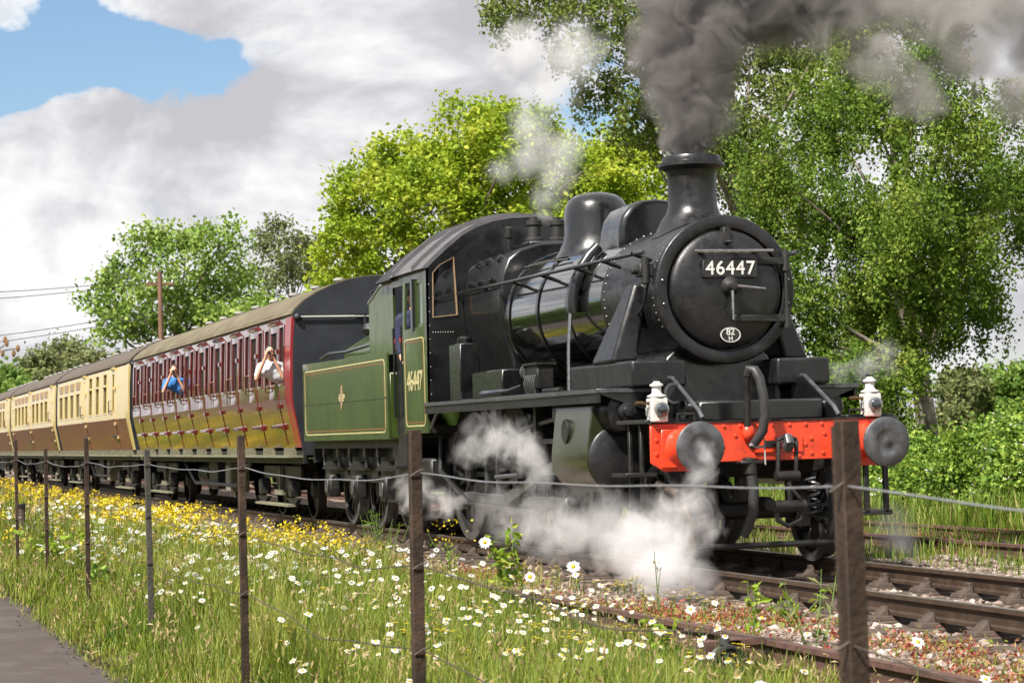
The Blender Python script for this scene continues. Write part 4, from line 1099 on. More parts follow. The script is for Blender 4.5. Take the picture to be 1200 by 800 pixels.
def bogie(parent, xc):
    bg = MB().box(xc - 1.35, xc + 1.35, -0.4, 0.4, 0.55, 0.75).box(xc - 0.2, xc + 0.2, -1.05, 1.05, 0.5, 0.8).build('bogie', M_under, parent)
    for sy in (-1, 1):
        MB().prism([(xc - 1.5, 0.62), (xc - 0.55, 0.62), (xc - 0.4, 0.42), (xc + 0.4, 0.42), (xc + 0.55, 0.62), (xc + 1.5, 0.62), (xc + 1.5, 0.82), (xc - 1.5, 0.82)], 'y', sy * 0.98, sy * 1.03).build('bogie_side_frame', M_under, bg, bevel=0.01)
        for k in (-1, 1):
            ax = xc + k * 1.22
            MB().lathe([(0.42, 0.055), (0.455, 0.05), (0.455, -0.045), (0.48, -0.05), (0.48, -0.07), (0.40, -0.07), (0.38, -0.02), (0.15, -0.01), (0.12, 0.06), (0, 0.065)] if sy > 0 else [(0.42, -0.055), (0.455, -0.05), (0.455, 0.045), (0.48, 0.05), (0.48, 0.07), (0.40, 0.07), (0.38, 0.02), (0.15, 0.01), (0.12, -0.06), (0, -0.065)], (ax, sy * 0.745, 0.457), 'y', 32, cap=False).build('wheel', M_under, bg, angle=30)
            MB().box(ax - 0.13, ax + 0.13, sy * 1.0, sy * 1.16, 0.35, 0.60).build('axlebox', M_under, bg, bevel=0.02)
            for j, L in enumerate((0.42, 0.33, 0.24)):
                MB().box(ax - L, ax + L, sy * 1.05, sy * 1.12, 0.30 - j * 0.03, 0.325 - j * 0.03).build('bogie_spring', M_under, bg)
        MB().box(xc - 0.32, xc + 0.32, sy * 1.03, sy * 1.10, 0.36, 0.44).box(xc - 0.05, xc + 0.05, sy * 1.03, sy * 1.08, 0.36, 0.80).build('bolster_spring', M_wood if sy < 0 else M_under, bg)
        MB().box(xc - 1.35, xc + 1.35, sy * 1.08, sy * 1.22, 0.20, 0.235).build('bogie_footboard', M_wood, bg)
    for k in (-1, 1):
        MB().cyl((xc + k * 1.22, -0.75, 0.457), (xc + k * 1.22, 0.75, 0.457), 0.07).build('axle', M_under, bg)


def coach_shell(name, xf, L, label, up, low, m_roof, m_end_side, windows, zlo=1.10):
    """xf = front end, L = length; windows (x0,x1,z0,z1) measured back from the front end"""
    t = thing(name, (xf - L / 2, 0, 0), label, 'railway coach', 'coaches of the train')
    xb = xf - L
    holes = [(xf - b_, xf - a, c, d) for a, b_, c, d in windows]
    for sy in (-1, 1):
        side_sheet('upper_side', xb + 0.0, xf - 0.0, 1.82, 3.09, sy, up, t, holes)
        strip_sheet('lower_side', xb, xf, [1.10, 1.25, 1.45, 1.65, 1.82], sy, low, t, out=0.004)
        MB().box(xb + 0.02, xf - 0.02, sy * (HW - 0.07), sy * (HW - 0.04), 3.075, 3.12).build('cornice', m_roof, t)
        MB().box(xb + 0.05, xf - 0.05, sy * 1.12, sy * 1.20, 0.86, 1.10).build('solebar', M_under, t)
        MB().box(xb + 0.1, xf - 0.1, sy * 1.20, sy * 1.43, 0.955, 0.985).build('footboard', M_wood, t)
        for k in range(11):
            x = xf - 0.6 - k * (L - 1.2) / 10
            MB().box(x - 0.03, x + 0.03, sy * 1.20, sy * 1.38, 0.985, 1.10).build('footboard_bracket', M_wood, t)
        for a, b_, c, d in holes:
            g = MB().prism([(a, c), (b_, c), (b_, d), (a, d)], 'y', HW - 0.045, HW - 0.035)
            g.map(lambda x, y, z: (x, sy * (y - side_in(z)), z)).build('window_pane', M_glass, t)
            fr = MB().prism([(a - 0.02, c - 0.02), (b_ + 0.02, c - 0.02), (b_ + 0.02, d + 0.02), (a - 0.02, d + 0.02)], 'y', HW - 0.01, HW + 0.012, holes=[[(a + 0.015, c + 0.015), (b_ - 0.015, c + 0.015), (b_ - 0.015, d - 0.015), (a + 0.015, d - 0.015)]])
            fr.map(lambda x, y, z: (x, sy * (y - side_in(z)), z)).build('window_frame', up, t)
        # truss and boxes below the floor
        MB().tube([(xf - 5.2, sy * 1.05, 0.86), (xf - 6.6, sy * 1.05, 0.45), (xb + 6.6, sy * 1.05, 0.45), (xb + 5.2, sy * 1.05, 0.86)], 0.035, 6).build('truss_rod', M_under, t)
        MB().box(xf - L / 2 - 0.9, xf - L / 2 + 0.1, sy * 0.55, sy * 1.02, 0.35, 0.86).build('battery_box', M_under, t, bevel=0.02)
        cb = MB().box(xf - L / 2 + 1.2, xf - L / 2 + 1.7, sy * 0.72, sy * 1.06, 0.32, 0.92).build('equipment_cabinet', M_wood, t, bevel=0.02)
        for k in range(3):
            MB().box(xf - L / 2 + 1.24 + k * 0.15, xf - L / 2 + 1.33 + k * 0.15, sy * 1.06, sy * 1.07, 0.36, 0.80).build('cabinet_panel', M_vent, cb)
        MB().cyl((xf - L / 2 - 2.6, sy * 0.72, 0.62), (xf - L / 2 - 1.5, sy * 0.72, 0.62), 0.24, n=18).build('vacuum_cylinder', M_under, t)
    MB().box(xb + 0.1, xf - 0.1, -1.2, 1.2, 1.06, 1.14).build('floor', M_under, t)
    rp = roof_p + [(y * 0.97, z - 0.05) for y, z in roof_p[::-1]]
    rf = MB().prism(rp, 'x', xb - 0.02, xf + 0.02).build('roof', m_roof, t, angle=30)
    for k in range(1, 10):
        x = xf - L * k / 10
        for vy in (-0.22,):
            MB().lathe([(0.06, -0.05), (0.06, 0.035), (0.09, 0.04), (0.09, 0.07), (0.03, 0.085)], (x, vy, 3.64), 'z', 14).build('roof_ventilator', M_vent, rf)
    endp = [(-HW + 0.15, 1.0), (-HW + 0.0, 1.82), (-HW + 0.02, 2.6), (-HW + 0.06, 3.09)] + roof_p + [(HW - 0.06, 3.09), (HW - 0.02, 2.6), (HW, 1.82), (HW - 0.15, 1.0)]
    for xe, xo in ((xf, xf + 0.03), (xb, xb - 0.03)):
        e = MB().prism([(y * 0.985, z - 0.012) for y, z in endp], 'x', min(xe, xo) + 0.0, max(xe, xo)).build('coach_end', M_endblack, t)
    e0 = MB().tube([(xf + 0.07, -1.30, 3.02), (xf + 0.07, 1.30, 3.02)], 0.018, 6).build('end_pipe', M_vent, t)
    MB().sphere((xf + 0.06, -1.27, 3.02), 0.06, 10, 8).build('end_pipe_joint', M_endblack, e0)
    MB().tube([(xf + 0.06, -0.25, 2.2), (xf + 0.06, -0.25, 3.1)], 0.03, 6).box(xf + 0.03, xf + 0.09, -0.42, -0.08, 3.05, 3.12).build('end_bracket', M_endblack, t)
    for sy in (-1, 1):
        strip_sheet('corner_pillar', xf - 0.42, xf + 0.012, [1.10, 1.25, 1.45, 1.65, 1.82, 2.2, 2.6, 2.9, 3.09], sy, m_end_side, t, out=0.008)
        for xe, sx in ((xf, 1), (xb, -1)):
            MB().cyl((xe, sy * 0.87, 1.054), (xe + sx * 0.36, sy * 0.87, 1.054), 0.09, n=14).lathe([(0.21, 0), (0.21, 0.04)] , (xe + sx * 0.36 - 0.02, sy * 0.87, 1.054), 'x', 24).build('buffer', M_under, t)
    MB().prism([(-0.55, 1.15), (-0.55, 3.0), (0.55, 3.0), (0.55, 1.15)], 'x', xb - 0.33, xb - 0.03).build('gangway_bellows', M_endblack, t, bevel=0.05)
    bogie(t, xf - 2.6); bogie(t, xb + 2.6)
    return t


def coach_door(parent, xf, xc, w, z1, sy, up, low, wz0, wz1, ww):
    """slam door standing proud of the side, with droplight, hood, handle, hinges and step"""
    x0, x1 = xf - xc - w / 2, xf - xc + w / 2
    a, b_ = xf - xc - ww / 2, xf - xc + ww / 2
    fr = [(x0, 1.83), (x1, 1.83), (x1, z1), (x0, z1)]
    d = MB().prism(fr, 'y', HW - 0.01, HW + 0.014, holes=[[(a, wz0), (b_, wz0), (b_, wz1), (a, wz1)]])
    d.map(lambda x, y, z: (x, sy * (y - side_in(z)), z))
    d = d.build('door', up, parent)
    strip_sheet('door_lower', x0, x1, [1.14, 1.25, 1.45, 1.65, 1.825], sy, low, d, th=0.01, out=0.014)
    MB().hexa([(a - 0.06, sy * (HW + 0.0), wz1 + 0.10), (b_ + 0.06, sy * (HW + 0.0), wz1 + 0.10), (b_ + 0.06, sy * (HW - 0.05), wz1 + 0.10), (a - 0.06, sy * (HW - 0.05), wz1 + 0.10)],
              [(a - 0.06, sy * (HW + 0.035), wz1 + 0.13), (b_ + 0.06, sy * (HW + 0.035), wz1 + 0.13), (b_ + 0.06, sy * (HW - 0.05), wz1 + 0.19), (a - 0.06, sy * (HW - 0.05), wz1 + 0.19)]).build('ventilator_hood', up, d)
    MB().tube([(x0 + 0.07, sy * (HW + 0.015), 2.02), (x0 + 0.07, sy * (HW + 0.06), 2.02), (x0 + 0.20, sy * (HW + 0.06), 2.02)], 0.018, 6).build('door_handle', M_brass, d)
    MB().tube([(x0 - 0.10, sy * HW, 1.95), (x0 - 0.10, sy * (HW + 0.06), 1.97), (x0 - 0.10, sy * (HW + 0.06), 2.25), (x0 - 0.10, sy * HW, 2.27)], 0.014, 6).build('grab_handle', M_brass, d)
    for hz in (1.40, 1.72, 2.55):
        hb = sy * (HW + 0.012 - side_in(hz))
        MB().box(x1 - 0.02, x1 + 0.10, hb, hb + sy * 0.035, hz - 0.035, hz + 0.035).build('hinge', up, d)
    hb = sy * (HW + 0.012 - side_in(1.42))
    MB().box(x0 - 0.02, x1 + 0.02, hb, hb + sy * 0.06, 1.395, 1.445).build('door_stop', M_maroon if up is M_maroon else M_sooty, d, bevel=0.01)


# --- maroon compartment coach next to the tender
L1 = 17.75
XF1 = -15.06
wins = []
doors1 = []
for k in range(10):
    c = 0.42 + 0.86 + k * 1.725
    doors1.append(c)
    wins += [(c - 0.25, c + 0.25, 2.05, 2.86), (c - 0.76, c - 0.40, 2.05, 2.92), (c + 0.40, c + 0.76, 2.05, 2.92)]
coach1 = coach_shell('compartment_coach', XF1, L1, 'glossy maroon compartment coach with olive roof, coupled to the tender', M_maroon, M_maroon, M_roof, M_crimson, wins)
for sy in (-1, 1):
    for k, c in enumerate(doors1):
        coach_door(coach1, XF1, c, 0.64, 3.03, sy, M_maroon, M_maroon, 2.06, 2.85, 0.48)

# --- chocolate and cream coaches behind
L2 = 16.0
XF2 = XF1 - L1 - 0.75
w2 = [(2.55, 2.95, 2.0, 2.92)] + [(c - 0.35, c + 0.35, 1.98, 2.94) for c in (4.4, 6.0, 7.5)] + [(c - 0.5, c + 0.5, 1.98, 2.62) for c in (10.4, 11.9, 13.4, 14.8)]
coach2 = coach_shell('cream_coach', XF2, L2, 'cream and chocolate coach with brown roof coupled behind the maroon coach', M_ccream, M_choc, M_roof2, M_ccream, w2)
for sy in (-1, 1):
    for c in (2.75, 8.9):
        coach_door(coach2, XF2, c, 0.62, 3.03, sy, M_ccream, M_choc, 2.02, 2.88, 0.40)
    for c in (4.4, 6.0, 7.5):
        MB().box(XF2 - c - 0.36, XF2 - c + 0.36, sy * (HW - 0.03), sy * (HW + 0.005), 2.62, 2.67).build('window_bar', M_ccream, coach2)
    for c in (10.4, 11.9, 13.4, 14.8):
        MB().box(XF2 - c - 0.42, XF2 - c + 0.42, sy * (HW - 0.03), sy * (HW + 0.0), 2.72, 2.92).build('top_light', M_copperframe, coach2)
XF3 = XF2 - L2 - 0.75
w3 = [(c - 0.45, c + 0.45, 1.98, 2.62) for c in (2.7, 4.1, 5.6, 7.0, 9.6, 11.0, 12.4, 13.8)]
coach3 = coach_shell('cream_coach', XF3, L2, 'cream and chocolate coach with eight evenly spaced windows, further down the train', M_ccream, M_choc, M_roof2, M_ccream, w3)
for sy in (-1, 1):
    for c in (1.0, 8.3, 15.2):
        coach_door(coach3, XF3, c, 0.62, 3.03, sy, M_ccream, M_choc, 2.02, 2.88, 0.40)
    for c in (2.7, 4.1, 5.6, 7.0, 9.6, 11.0, 12.4, 13.8):
        MB().box(XF3 - c - 0.40, XF3 - c + 0.40, sy * (HW - 0.03), sy * (HW + 0.0), 2.72, 2.92).build('top_light', M_copperframe, coach3)
coach4 = copy_tree(coach3)
coach4.location.x += -(L2 + 0.75)
tag(coach4, 'cream and chocolate coach at the tail of the train by the far bushes')

# ================================================================ people
M_skin = mat('skin', (0.55, 0.30, 0.20), 0.5, var=0.1)
M_shirt = mat('pale_grey_shirt', (0.55, 0.56, 0.60), 0.8, var=0.25, scale=14, bump=0.2, bump_scale=12)
M_blue = mat('bright_blue_top', (0.03, 0.16, 0.45), 0.8, var=0.25, scale=14, bump=0.2, bump_scale=12)
M_navy = mat('navy_overalls', (0.012, 0.016, 0.05), 0.8, var=0.3, scale=14, bump=0.2, bump_scale=12)
M_hair = mat('dark_hair', (0.02, 0.015, 0.012), 0.6, var=0.4, scale=60, bump=0.4, bump_scale=80)
M_hair2 = mat('brown_hair', (0.06, 0.03, 0.018), 0.6, var=0.4, scale=60, bump=0.4, bump_scale=80)
M_camera = mat('camera_black', (0.015, 0.015, 0.015), 0.4, var=0.2)


def remeshed(b, name, m, parent, voxel=0.012):
    o = b.build(name, m, parent, angle=80)
    md = o.modifiers.new('remesh', 'REMESH'); md.mode = 'VOXEL'; md.voxel_size = voxel; md.use_smooth_shade = True
    sm = o.modifiers.new('smooth', 'SMOOTH'); sm.factor = 0.5; sm.iterations = 3
    return o


def limb(b, pts, rs):
    b.tube(pts, rs, 10)
    for q, r_ in zip(pts, rs):
        b.sphere(q, r_ * 1.02, 10, 8)


def hand(b, wrist, fwd, side, curl):
    """palm and five bent fingers"""
    w = Vector(wrist); f = Vector(fwd).normalized(); s_ = Vector(side).normalized(); n_ = f.cross(s_)
    limb(b, [w, w + f * 0.045, w + f * 0.085], [0.026, 0.036, 0.034])
    for i, (o, L) in enumerate(((-0.030, 0.068), (-0.010, 0.078), (0.010, 0.073), (0.030, 0.058))):
        p0 = w + f * 0.085 + s_ * o
        p1 = p0 + f * L * 0.5 + n_ * curl * 0.3 * L
        p2 = p1 + f * L * 0.3 + n_ * curl * 0.8 * L
        limb(b, [p0, p1, p2], [0.0095, 0.009, 0.008])
    p0 = w + f * 0.03 - s_ * 0.03
    limb(b, [p0, p0 - s_ * 0.03 + f * 0.03, p0 - s_ * 0.035 + f * 0.06], [0.012, 0.011, 0.009])


def leaning_person(c, face, label, m_top, m_hair, group=None, arms='camera', h=1.0, inward=Vector((0, 1, 0))):
    """upper body leaning out of a window; c = neck base, face = looking direction"""
    c = Vector(c); f = Vector(face).normalized()
    side = f.cross(Vector((0, 0, 1))).normalized()
    up = Vector((0, 0, 1))
    root = thing('person', tuple(c - up * 0.5), label, 'person', group)
    hd = c + up * 0.20 + f * 0.03
    sk = MB()
    limb(sk, [c - up * 0.05, c + up * 0.08], [0.062, 0.055])
    sk.sphere(hd, (0.088, 0.082, 0.112), 20, 16)
    sk.sphere(hd + f * 0.045 - up * 0.055, (0.055, 0.055, 0.055), 14, 10)
    sk.sphere(hd + f * 0.102 - up * 0.018, (0.018, 0.018, 0.026), 8, 6)
    for s_ in (-1, 1):
        sk.sphere(hd + side * s_ * 0.086, (0.018, 0.014, 0.03), 8, 6)
    sh = MB()
    low = c - up * 0.34 + inward * 0.40
    for s_ in (-1, 1):
        limb(sh, [c + side * s_ * 0.05, c + side * s_ * 0.17 - up * 0.05], [0.07, 0.075])
        limb(sh, [c + side * s_ * 0.10 - up * 0.12, low + side * s_ * 0.10], [0.115, 0.12])
        shp = c + side * s_ * 0.19 - up * 0.07
        if arms == 'camera':
            el = shp - up * 0.20 + f * 0.16 + side * s_ * 0.05
            wr = hd + f * 0.20 + side * s_ * 0.06 - up * 0.09
            fw = (hd + f * 0.17 - wr + up * 0.02).normalized() * 0.4 + f * 0.6
            limb(sk, [shp + (el - shp) * 0.55, el, wr], [0.045, 0.04, 0.028])
            limb(sh, [shp, shp + (el - shp) * 0.7], [0.066, 0.06])
            hand(sk, wr, up * 0.8 + f * 0.2 - side * s_ * 0.3, f, 0.5)
        else:
            el = shp - up * 0.27 + f * 0.02 + side * s_ * 0.02
            wr = el + f * 0.08 - up * 0.20
            limb(sh, [shp, el, el + (wr - el) * 0.6], [0.066, 0.056, 0.046])
            limb(sk, [el, wr], [0.04, 0.028])
            hand(sk, wr, f - up * 0.3, side, 0.4)
    limb(sh, [c - up * 0.05, c - up * 0.20 + inward * 0.14, low], [0.10, 0.13, 0.14])
    body = remeshed(sk, 'body', M_skin, root, 0.008)
    remeshed(sh, 'top', m_top, body, 0.016)
    hr = MB(); hr.sphere(hd - f * 0.025 + up * 0.032, (0.094, 0.092, 0.10), 18, 12); hr.sphere(hd - f * 0.05 - up * 0.02, (0.07, 0.075, 0.08), 14, 10)
    remeshed(hr, 'hair', m_hair, body, 0.012)
    for s_ in (-1, 1):
        MB().sphere(hd + f * 0.078 + side * s_ * 0.032 + up * 0.008, (0.013, 0.013, 0.010), 8, 6).build('eye', M_white, body)
    MB().sphere(hd + f * 0.092 - up * 0.062, (0.016, 0.022, 0.007), 10, 6).build('mouth', M_crimson, body)
    return root, hd, f, side


r1, hd, f, side = leaning_person((-15.98, -1.50, 2.38), (0.95, -0.25, 0.02), 'person in a pale grey shirt leaning out of the maroon coach window nearest the tender', M_shirt, M_hair)
r2, hd2, f2, side2 = leaning_person((-25.75, -1.50, 2.45), (0.95, -0.2, -0.05), 'person in a bright blue top leaning out midway along the maroon coach', M_blue, M_hair2)
for hdx, fx, sd_, lb in ((hd, f, side, 'black camera held by the passenger in the pale grey shirt'), (hd2, f2, side2, 'black camera held by the passenger in the blue top')):
    q = hdx + fx * 0.20 - Vector((0, 0, 1)) * 0.02
    cb = thing('camera', tuple(q - Vector((0, 0, 0.04))), lb, 'camera')
    fxh = Vector((fx.x, fx.y, 0)).normalized()
    u0 = Vector((0, 0, 1))
    def bx(c0, a, b_, d):
        P = [c0 + fxh * i * a + sd_ * j * b_ + u0 * k * d for k in (-1, 1) for i, j in ((-1, -1), (1, -1), (1, 1), (-1, 1))]
        return MB().hexa([tuple(p_) for p_ in P[:4]], [tuple(p_) for p_ in P[4:]])
    rt_ = r1 if 'grey shirt' in lb else r2
    bx(q, 0.025, 0.06, 0.04).build('camera_body', M_camera, cb, bevel=0.008)
    MB().cyl(tuple(q + fxh * 0.02), tuple(q + fxh * 0.09), 0.034, 0.03, 14).build('camera_lens', M_camera, cb)
    cb.location = rt_.location + (cb.location - rt_.location) * 0.85 + Vector((0, 0, 0.07)); cb.scale = (0.85, 0.85, 0.85)
for rt_ in (r1, r2):
    rt_.scale = (0.85, 0.85, 0.85); rt_.location.z += 0.07
leaning_person((-9.08, -1.02, 2.70), (0.97, 0.1, 0.0), 'driver in navy overalls at the open side of the locomotive cab', M_navy, M_hair2, arms='rest')
# ================================================================ vegetation
def at(px, py, depth):
    """a place in the world: bearing measured in the 1200x800 survey frame, distance in metres"""
    f = 2689.49
    v = _d + _r * ((px - 600) / f) - _u * ((py - 400) / f)
    return Vector((18.21318, -8.04932, 1.19896)) + v * depth


def unit(n):
    v = rng.normal(size=(n, 3)); return v / np.linalg.norm(v, axis=1)[:, None]


def leaf_quads(C, L, W, updir=0.6, hang=0.0):
    """rhombic leaves at centres C with random orientation; returns V, F"""
    n = len(C)
    nrm = unit(n); nrm[:, 2] += updir; nrm /= np.linalg.norm(nrm, axis=1)[:, None]
    a = unit(n); a[:, 2] -= hang
    a -= nrm * (a * nrm).sum(1)[:, None]; a /= np.linalg.norm(a, axis=1)[:, None] + 1e-9
    b = np.cross(nrm, a)
    s = rng.uniform(0.6, 1.3, n)[:, None]
    l = a * (L * 0.5) * s; w = b * (W * 0.5) * s
    bend = nrm * (0.12 * L) * s
    V = np.stack([C - l, C + w * 1.0 + bend, C + l, C - w + bend], 1).reshape(-1, 3)
    F = np.arange(n * 4).reshape(-1, 4)
    return V, F


M_bark = mat('grey_brown_bark', (0.11, 0.085, 0.065), 0.9, var=0.4, scale=5, bump=0.6, bump_scale=14, stretch=(1, 1, 0.35))
M_birch = mat('pale_birch_bark', (0.20, 0.165, 0.135), 0.85, var=0.55, scale=4, bump=0.6, bump_scale=9, stretch=(0.6, 0.6, 1.4), col2=(0.36, 0.32, 0.27))
M_leaf_birch = leaf_mat('birch_leaves', [(0, (0.045, 0.10, 0.012)), (0.35, (0.10, 0.18, 0.020)), (0.7, (0.18, 0.26, 0.032)), (1, (0.34, 0.38, 0.08))], clump=0.9, trans=0.42)
M_leaf_birch2 = leaf_mat('tall_birch_leaves', [(0, (0.07, 0.11, 0.02)), (0.5, (0.14, 0.19, 0.035)), (1, (0.30, 0.32, 0.08))], clump=0.7)
M_leaf_syc = leaf_mat('fresh_sycamore_leaves', [(0, (0.10, 0.17, 0.012)), (0.3, (0.21, 0.31, 0.02)), (0.65, (0.36, 0.44, 0.035)), (1, (0.54, 0.55, 0.08))], clump=0.8, trans=0.45)
M_leaf_ash = leaf_mat('bright_ash_leaves', [(0, (0.08, 0.15, 0.022)), (0.5, (0.20, 0.31, 0.055)), (1, (0.38, 0.45, 0.12))], clump=0.5)
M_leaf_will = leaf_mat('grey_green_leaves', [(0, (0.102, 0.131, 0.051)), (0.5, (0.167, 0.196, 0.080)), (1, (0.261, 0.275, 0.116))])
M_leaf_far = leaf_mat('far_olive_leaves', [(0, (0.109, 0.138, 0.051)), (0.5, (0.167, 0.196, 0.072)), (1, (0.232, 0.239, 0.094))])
M_leaf_far2 = leaf_mat('far_bright_leaves', [(0, (0.087, 0.160, 0.029)), (0.5, (0.145, 0.246, 0.043)), (1, (0.261, 0.348, 0.072))])
M_leaf_bram = leaf_mat('bramble_leaves', [(0, (0.051, 0.109, 0.014)), (0.4, (0.123, 0.217, 0.026)), (0.75, (0.217, 0.334, 0.043)), (1, (0.377, 0.464, 0.087))])
M_blossom = leaf_mat('white_blossom', [(0, (0.62, 0.64, 0.55)), (1, (0.80, 0.80, 0.76))], trans=0.25)


def curve_pts(a, b, bow, n=7):
    a = Vector(a); b = Vector(b); out = []
    off = Vector((random.uniform(-1, 1), random.uniform(-1, 1), random.uniform(-0.2, 0.9))) * bow
    for k in range(n):
        t = k / (n - 1)
        out.append(tuple(a.lerp(b, t) + off * math.sin(PI * t) * (1 - 0.3 * t)))
    return out


def tree(name, label, cat, base, trunk_top, r0, blobs, tips, per, sigma, L, W, m_leaf, m_bark, droop=0.0, group=None, shell=0.55, hang=0.0, updir=0.6, twigs=0.35):
    base = Vector(base); tt = Vector(trunk_top)
    t = thing(name, tuple(base), label, cat, group)
    tr = MB()
    pts = curve_pts(base - Vector((0, 0, 0.3)), tt, 0.05 * (tt - base).length, 9)
    H = (tt - base).length
    rs = [r0 * (1.25 if k == 0 else (1 - 0.72 * k / 8)) for k in range(9)]
    tr.tube(pts, rs, 12)
    C = []
    tot = sum(r ** 2.2 for c, r in blobs)
    for c, r in blobs:
        c = Vector(c)
        k0 = min(8, max(3, int(8 * min(1.0, max(0.25, (c.z - base.z) / max(0.1, tt.z - base.z) - 0.3)))))
        st = Vector(pts[k0])
        rb = max(0.012, rs[k0] * 0.55 * min(1, r / 1.2))
        tr.tube(curve_pts(st, c, 0.10 * (c - st).length), [rb * (1 - 0.75 * k / 6) for k in range(7)], 7)
        n = max(3, int(tips * (r ** 2.2) / tot))
        u = unit(n); rad = r * rng.uniform(shell, 1.05, n)
        P = np.array(c) + u * rad[:, None] * np.array([1, 1, 0.9])
        for q in P[: max(1, int(n * twigs))]:
            tr.tube(curve_pts(c, q, 0.12 * r, 5), [rb * 0.2, rb * 0.15, rb * 0.1, rb * 0.07, rb * 0.04], 4, cap=False)
        C.append(P)
    C = np.concatenate(C)
    C = C[C[:, 2] > base.z + 0.1]
    m = rng.integers(int(per * 0.4), int(per * 1.6) + 1, len(C))
    idx = np.repeat(np.arange(len(C)), m)
    J = rng.normal(size=(len(idx), 3)) * sigma
    J[:, 2] *= 0.75
    if droop:
        J[:, 2] = -rng.uniform(0, 1, len(idx)) ** 1.0 * droop * rng.uniform(0.4, 1.2, len(C))[idx]
        J[:, :2] *= 0.45
    P = C[idx] + J
    P = P[P[:, 2] > base.z + 0.05]
    tr.build('trunk', m_bark, t, angle=60, solid=False)
    Vv, Ff = leaf_quads(P, L, W, updir, hang)
    quads_mesh('crown', Vv, Ff, m_leaf, t)
    return t


def blobs_at(lst, depth, spread):
    """crown lobes: (bearing x, bearing y, radius) surveyed at a distance, pushed fore and aft for depth"""
    out = []
    for i, (px, py, r) in enumerate(lst):
        dd = depth + spread * math.sin(i * 2.4)
        out.append((at(px, py, dd), r * dd / 2689.49))
    return out


def on_ground(px, depth):
    p = at(px, 500, depth); p.z = ground_z(p.x, p.y); return p


# leaning birch right of the locomotive
B = blobs_at([(1040, 120, 70), (965, 140, 62), (1120, 130, 72), (920, 240, 66), (1010, 245, 85), (1110, 240, 85), (1185, 215, 66), (930, 340, 68), (1025, 350, 80), (1120, 340, 66), (955, 425, 48), (1030, 440, 36), (890, 190, 48), (1215, 120, 50), (1000, 60, 50), (1090, 55, 50), (900, 290, 50), (985, 400, 44), (1215, 270, 36)], 39, 1.6)
B += blobs_at([(1062, 300, 58), (1092, 345, 46), (1000, 430, 48), (1050, 395, 44), (950, 465, 36), (1010, 470, 30), (905, 400, 40), (985, 455, 40), (930, 470, 34), (1040, 455, 34), (1070, 420, 30), (1130, 290, 50), (1075, 240, 55)], 36.8, 0.5)
tree('birch_tree', 'broad birch with a gnarled pale trunk and hanging foliage behind the brambles', 'tree', on_ground(1100, 39), at(1045, 150, 39), 0.21, B, 1500, 82, 0.22, 0.074, 0.052, M_leaf_birch, M_birch, droop=0.7, hang=1.0, shell=0.25, twigs=0.1)
# tall birch behind the chimney
B = blobs_at([(640, -30, 62), (600, 5, 40), (720, 10, 70), (700, 95, 42), (745, 150, 40), (800, 30, 80), (880, 40, 90), (860, 140, 70), (905, 205, 55), (960, 70, 80), (770, 110, 60), (840, 210, 45), (690, -60, 60), (570, -15, 26), (655, 45, 26), (1000, 0, 80), (1080, -10, 80)], 60, 3)
tree('birch_tree', 'tall forked birch rising behind the chimney smoke', 'tree', on_ground(895, 60), at(850, 20, 60), 0.24, B, 900, 66, 0.30, 0.12, 0.085, M_leaf_birch2, M_birch, droop=0.8, hang=0.9, shell=0.3, twigs=0.15)
# second stem of the forked birch
# yellow-green sycamore behind the cab
B = blobs_at([(545, 165, 52), (480, 195, 52), (605, 165, 52), (655, 205, 50), (425, 235, 48), (505, 250, 66), (580, 250, 66), (405, 290, 40), (460, 305, 48), (540, 315, 60), (640, 285, 60), (700, 210, 48), (745, 205, 46), (730, 165, 30), (690, 280, 50), (760, 260, 40), (600, 330, 60), (395, 330, 28)], 72, 3)
tree('sycamore_tree', 'rounded yellow-green sycamore behind the locomotive cab', 'tree', on_ground(560, 72), at(560, 230, 72), 0.32, B, 1050, 62, 0.24, 0.17, 0.13, M_leaf_syc, M_bark, shell=0.55, updir=0.9, twigs=0.06)
# open ash tree by the telegraph pole
B = blobs_at([(215, 275, 30), (170, 288, 32), (258, 288, 34), (138, 328, 30), (115, 350, 22), (190, 335, 42), (250, 340, 42), (284, 325, 20), (160, 378, 38), (218, 385, 44), (268, 370, 32), (290, 360, 22), (130, 385, 26)], 122, 3)
tree('ash_tree', 'open-crowned bright green ash tree behind the telegraph pole', 'tree', on_ground(205, 122), at(205, 330, 122), 0.35, B, 430, 26, 0.36, 0.30, 0.20, M_leaf_ash, M_bark, shell=0.4, twigs=0.2)
# thin grey-green tree between ash and sycamore
B = blobs_at([(325, 270, 18), (308, 288, 18), (350, 285, 20), (368, 300, 18), (335, 312, 22), (300, 318, 14), (358, 325, 20), (380, 320, 14), (320, 335, 20)], 140, 3)
tree('willow_tree', 'thin grey-green tree between the ash and the sycamore', 'tree', on_ground(342, 140), at(340, 300, 140), 0.25, B, 260, 13, 0.35, 0.36, 0.16, M_leaf_will, M_bark, shell=0.4, twigs=0.8)
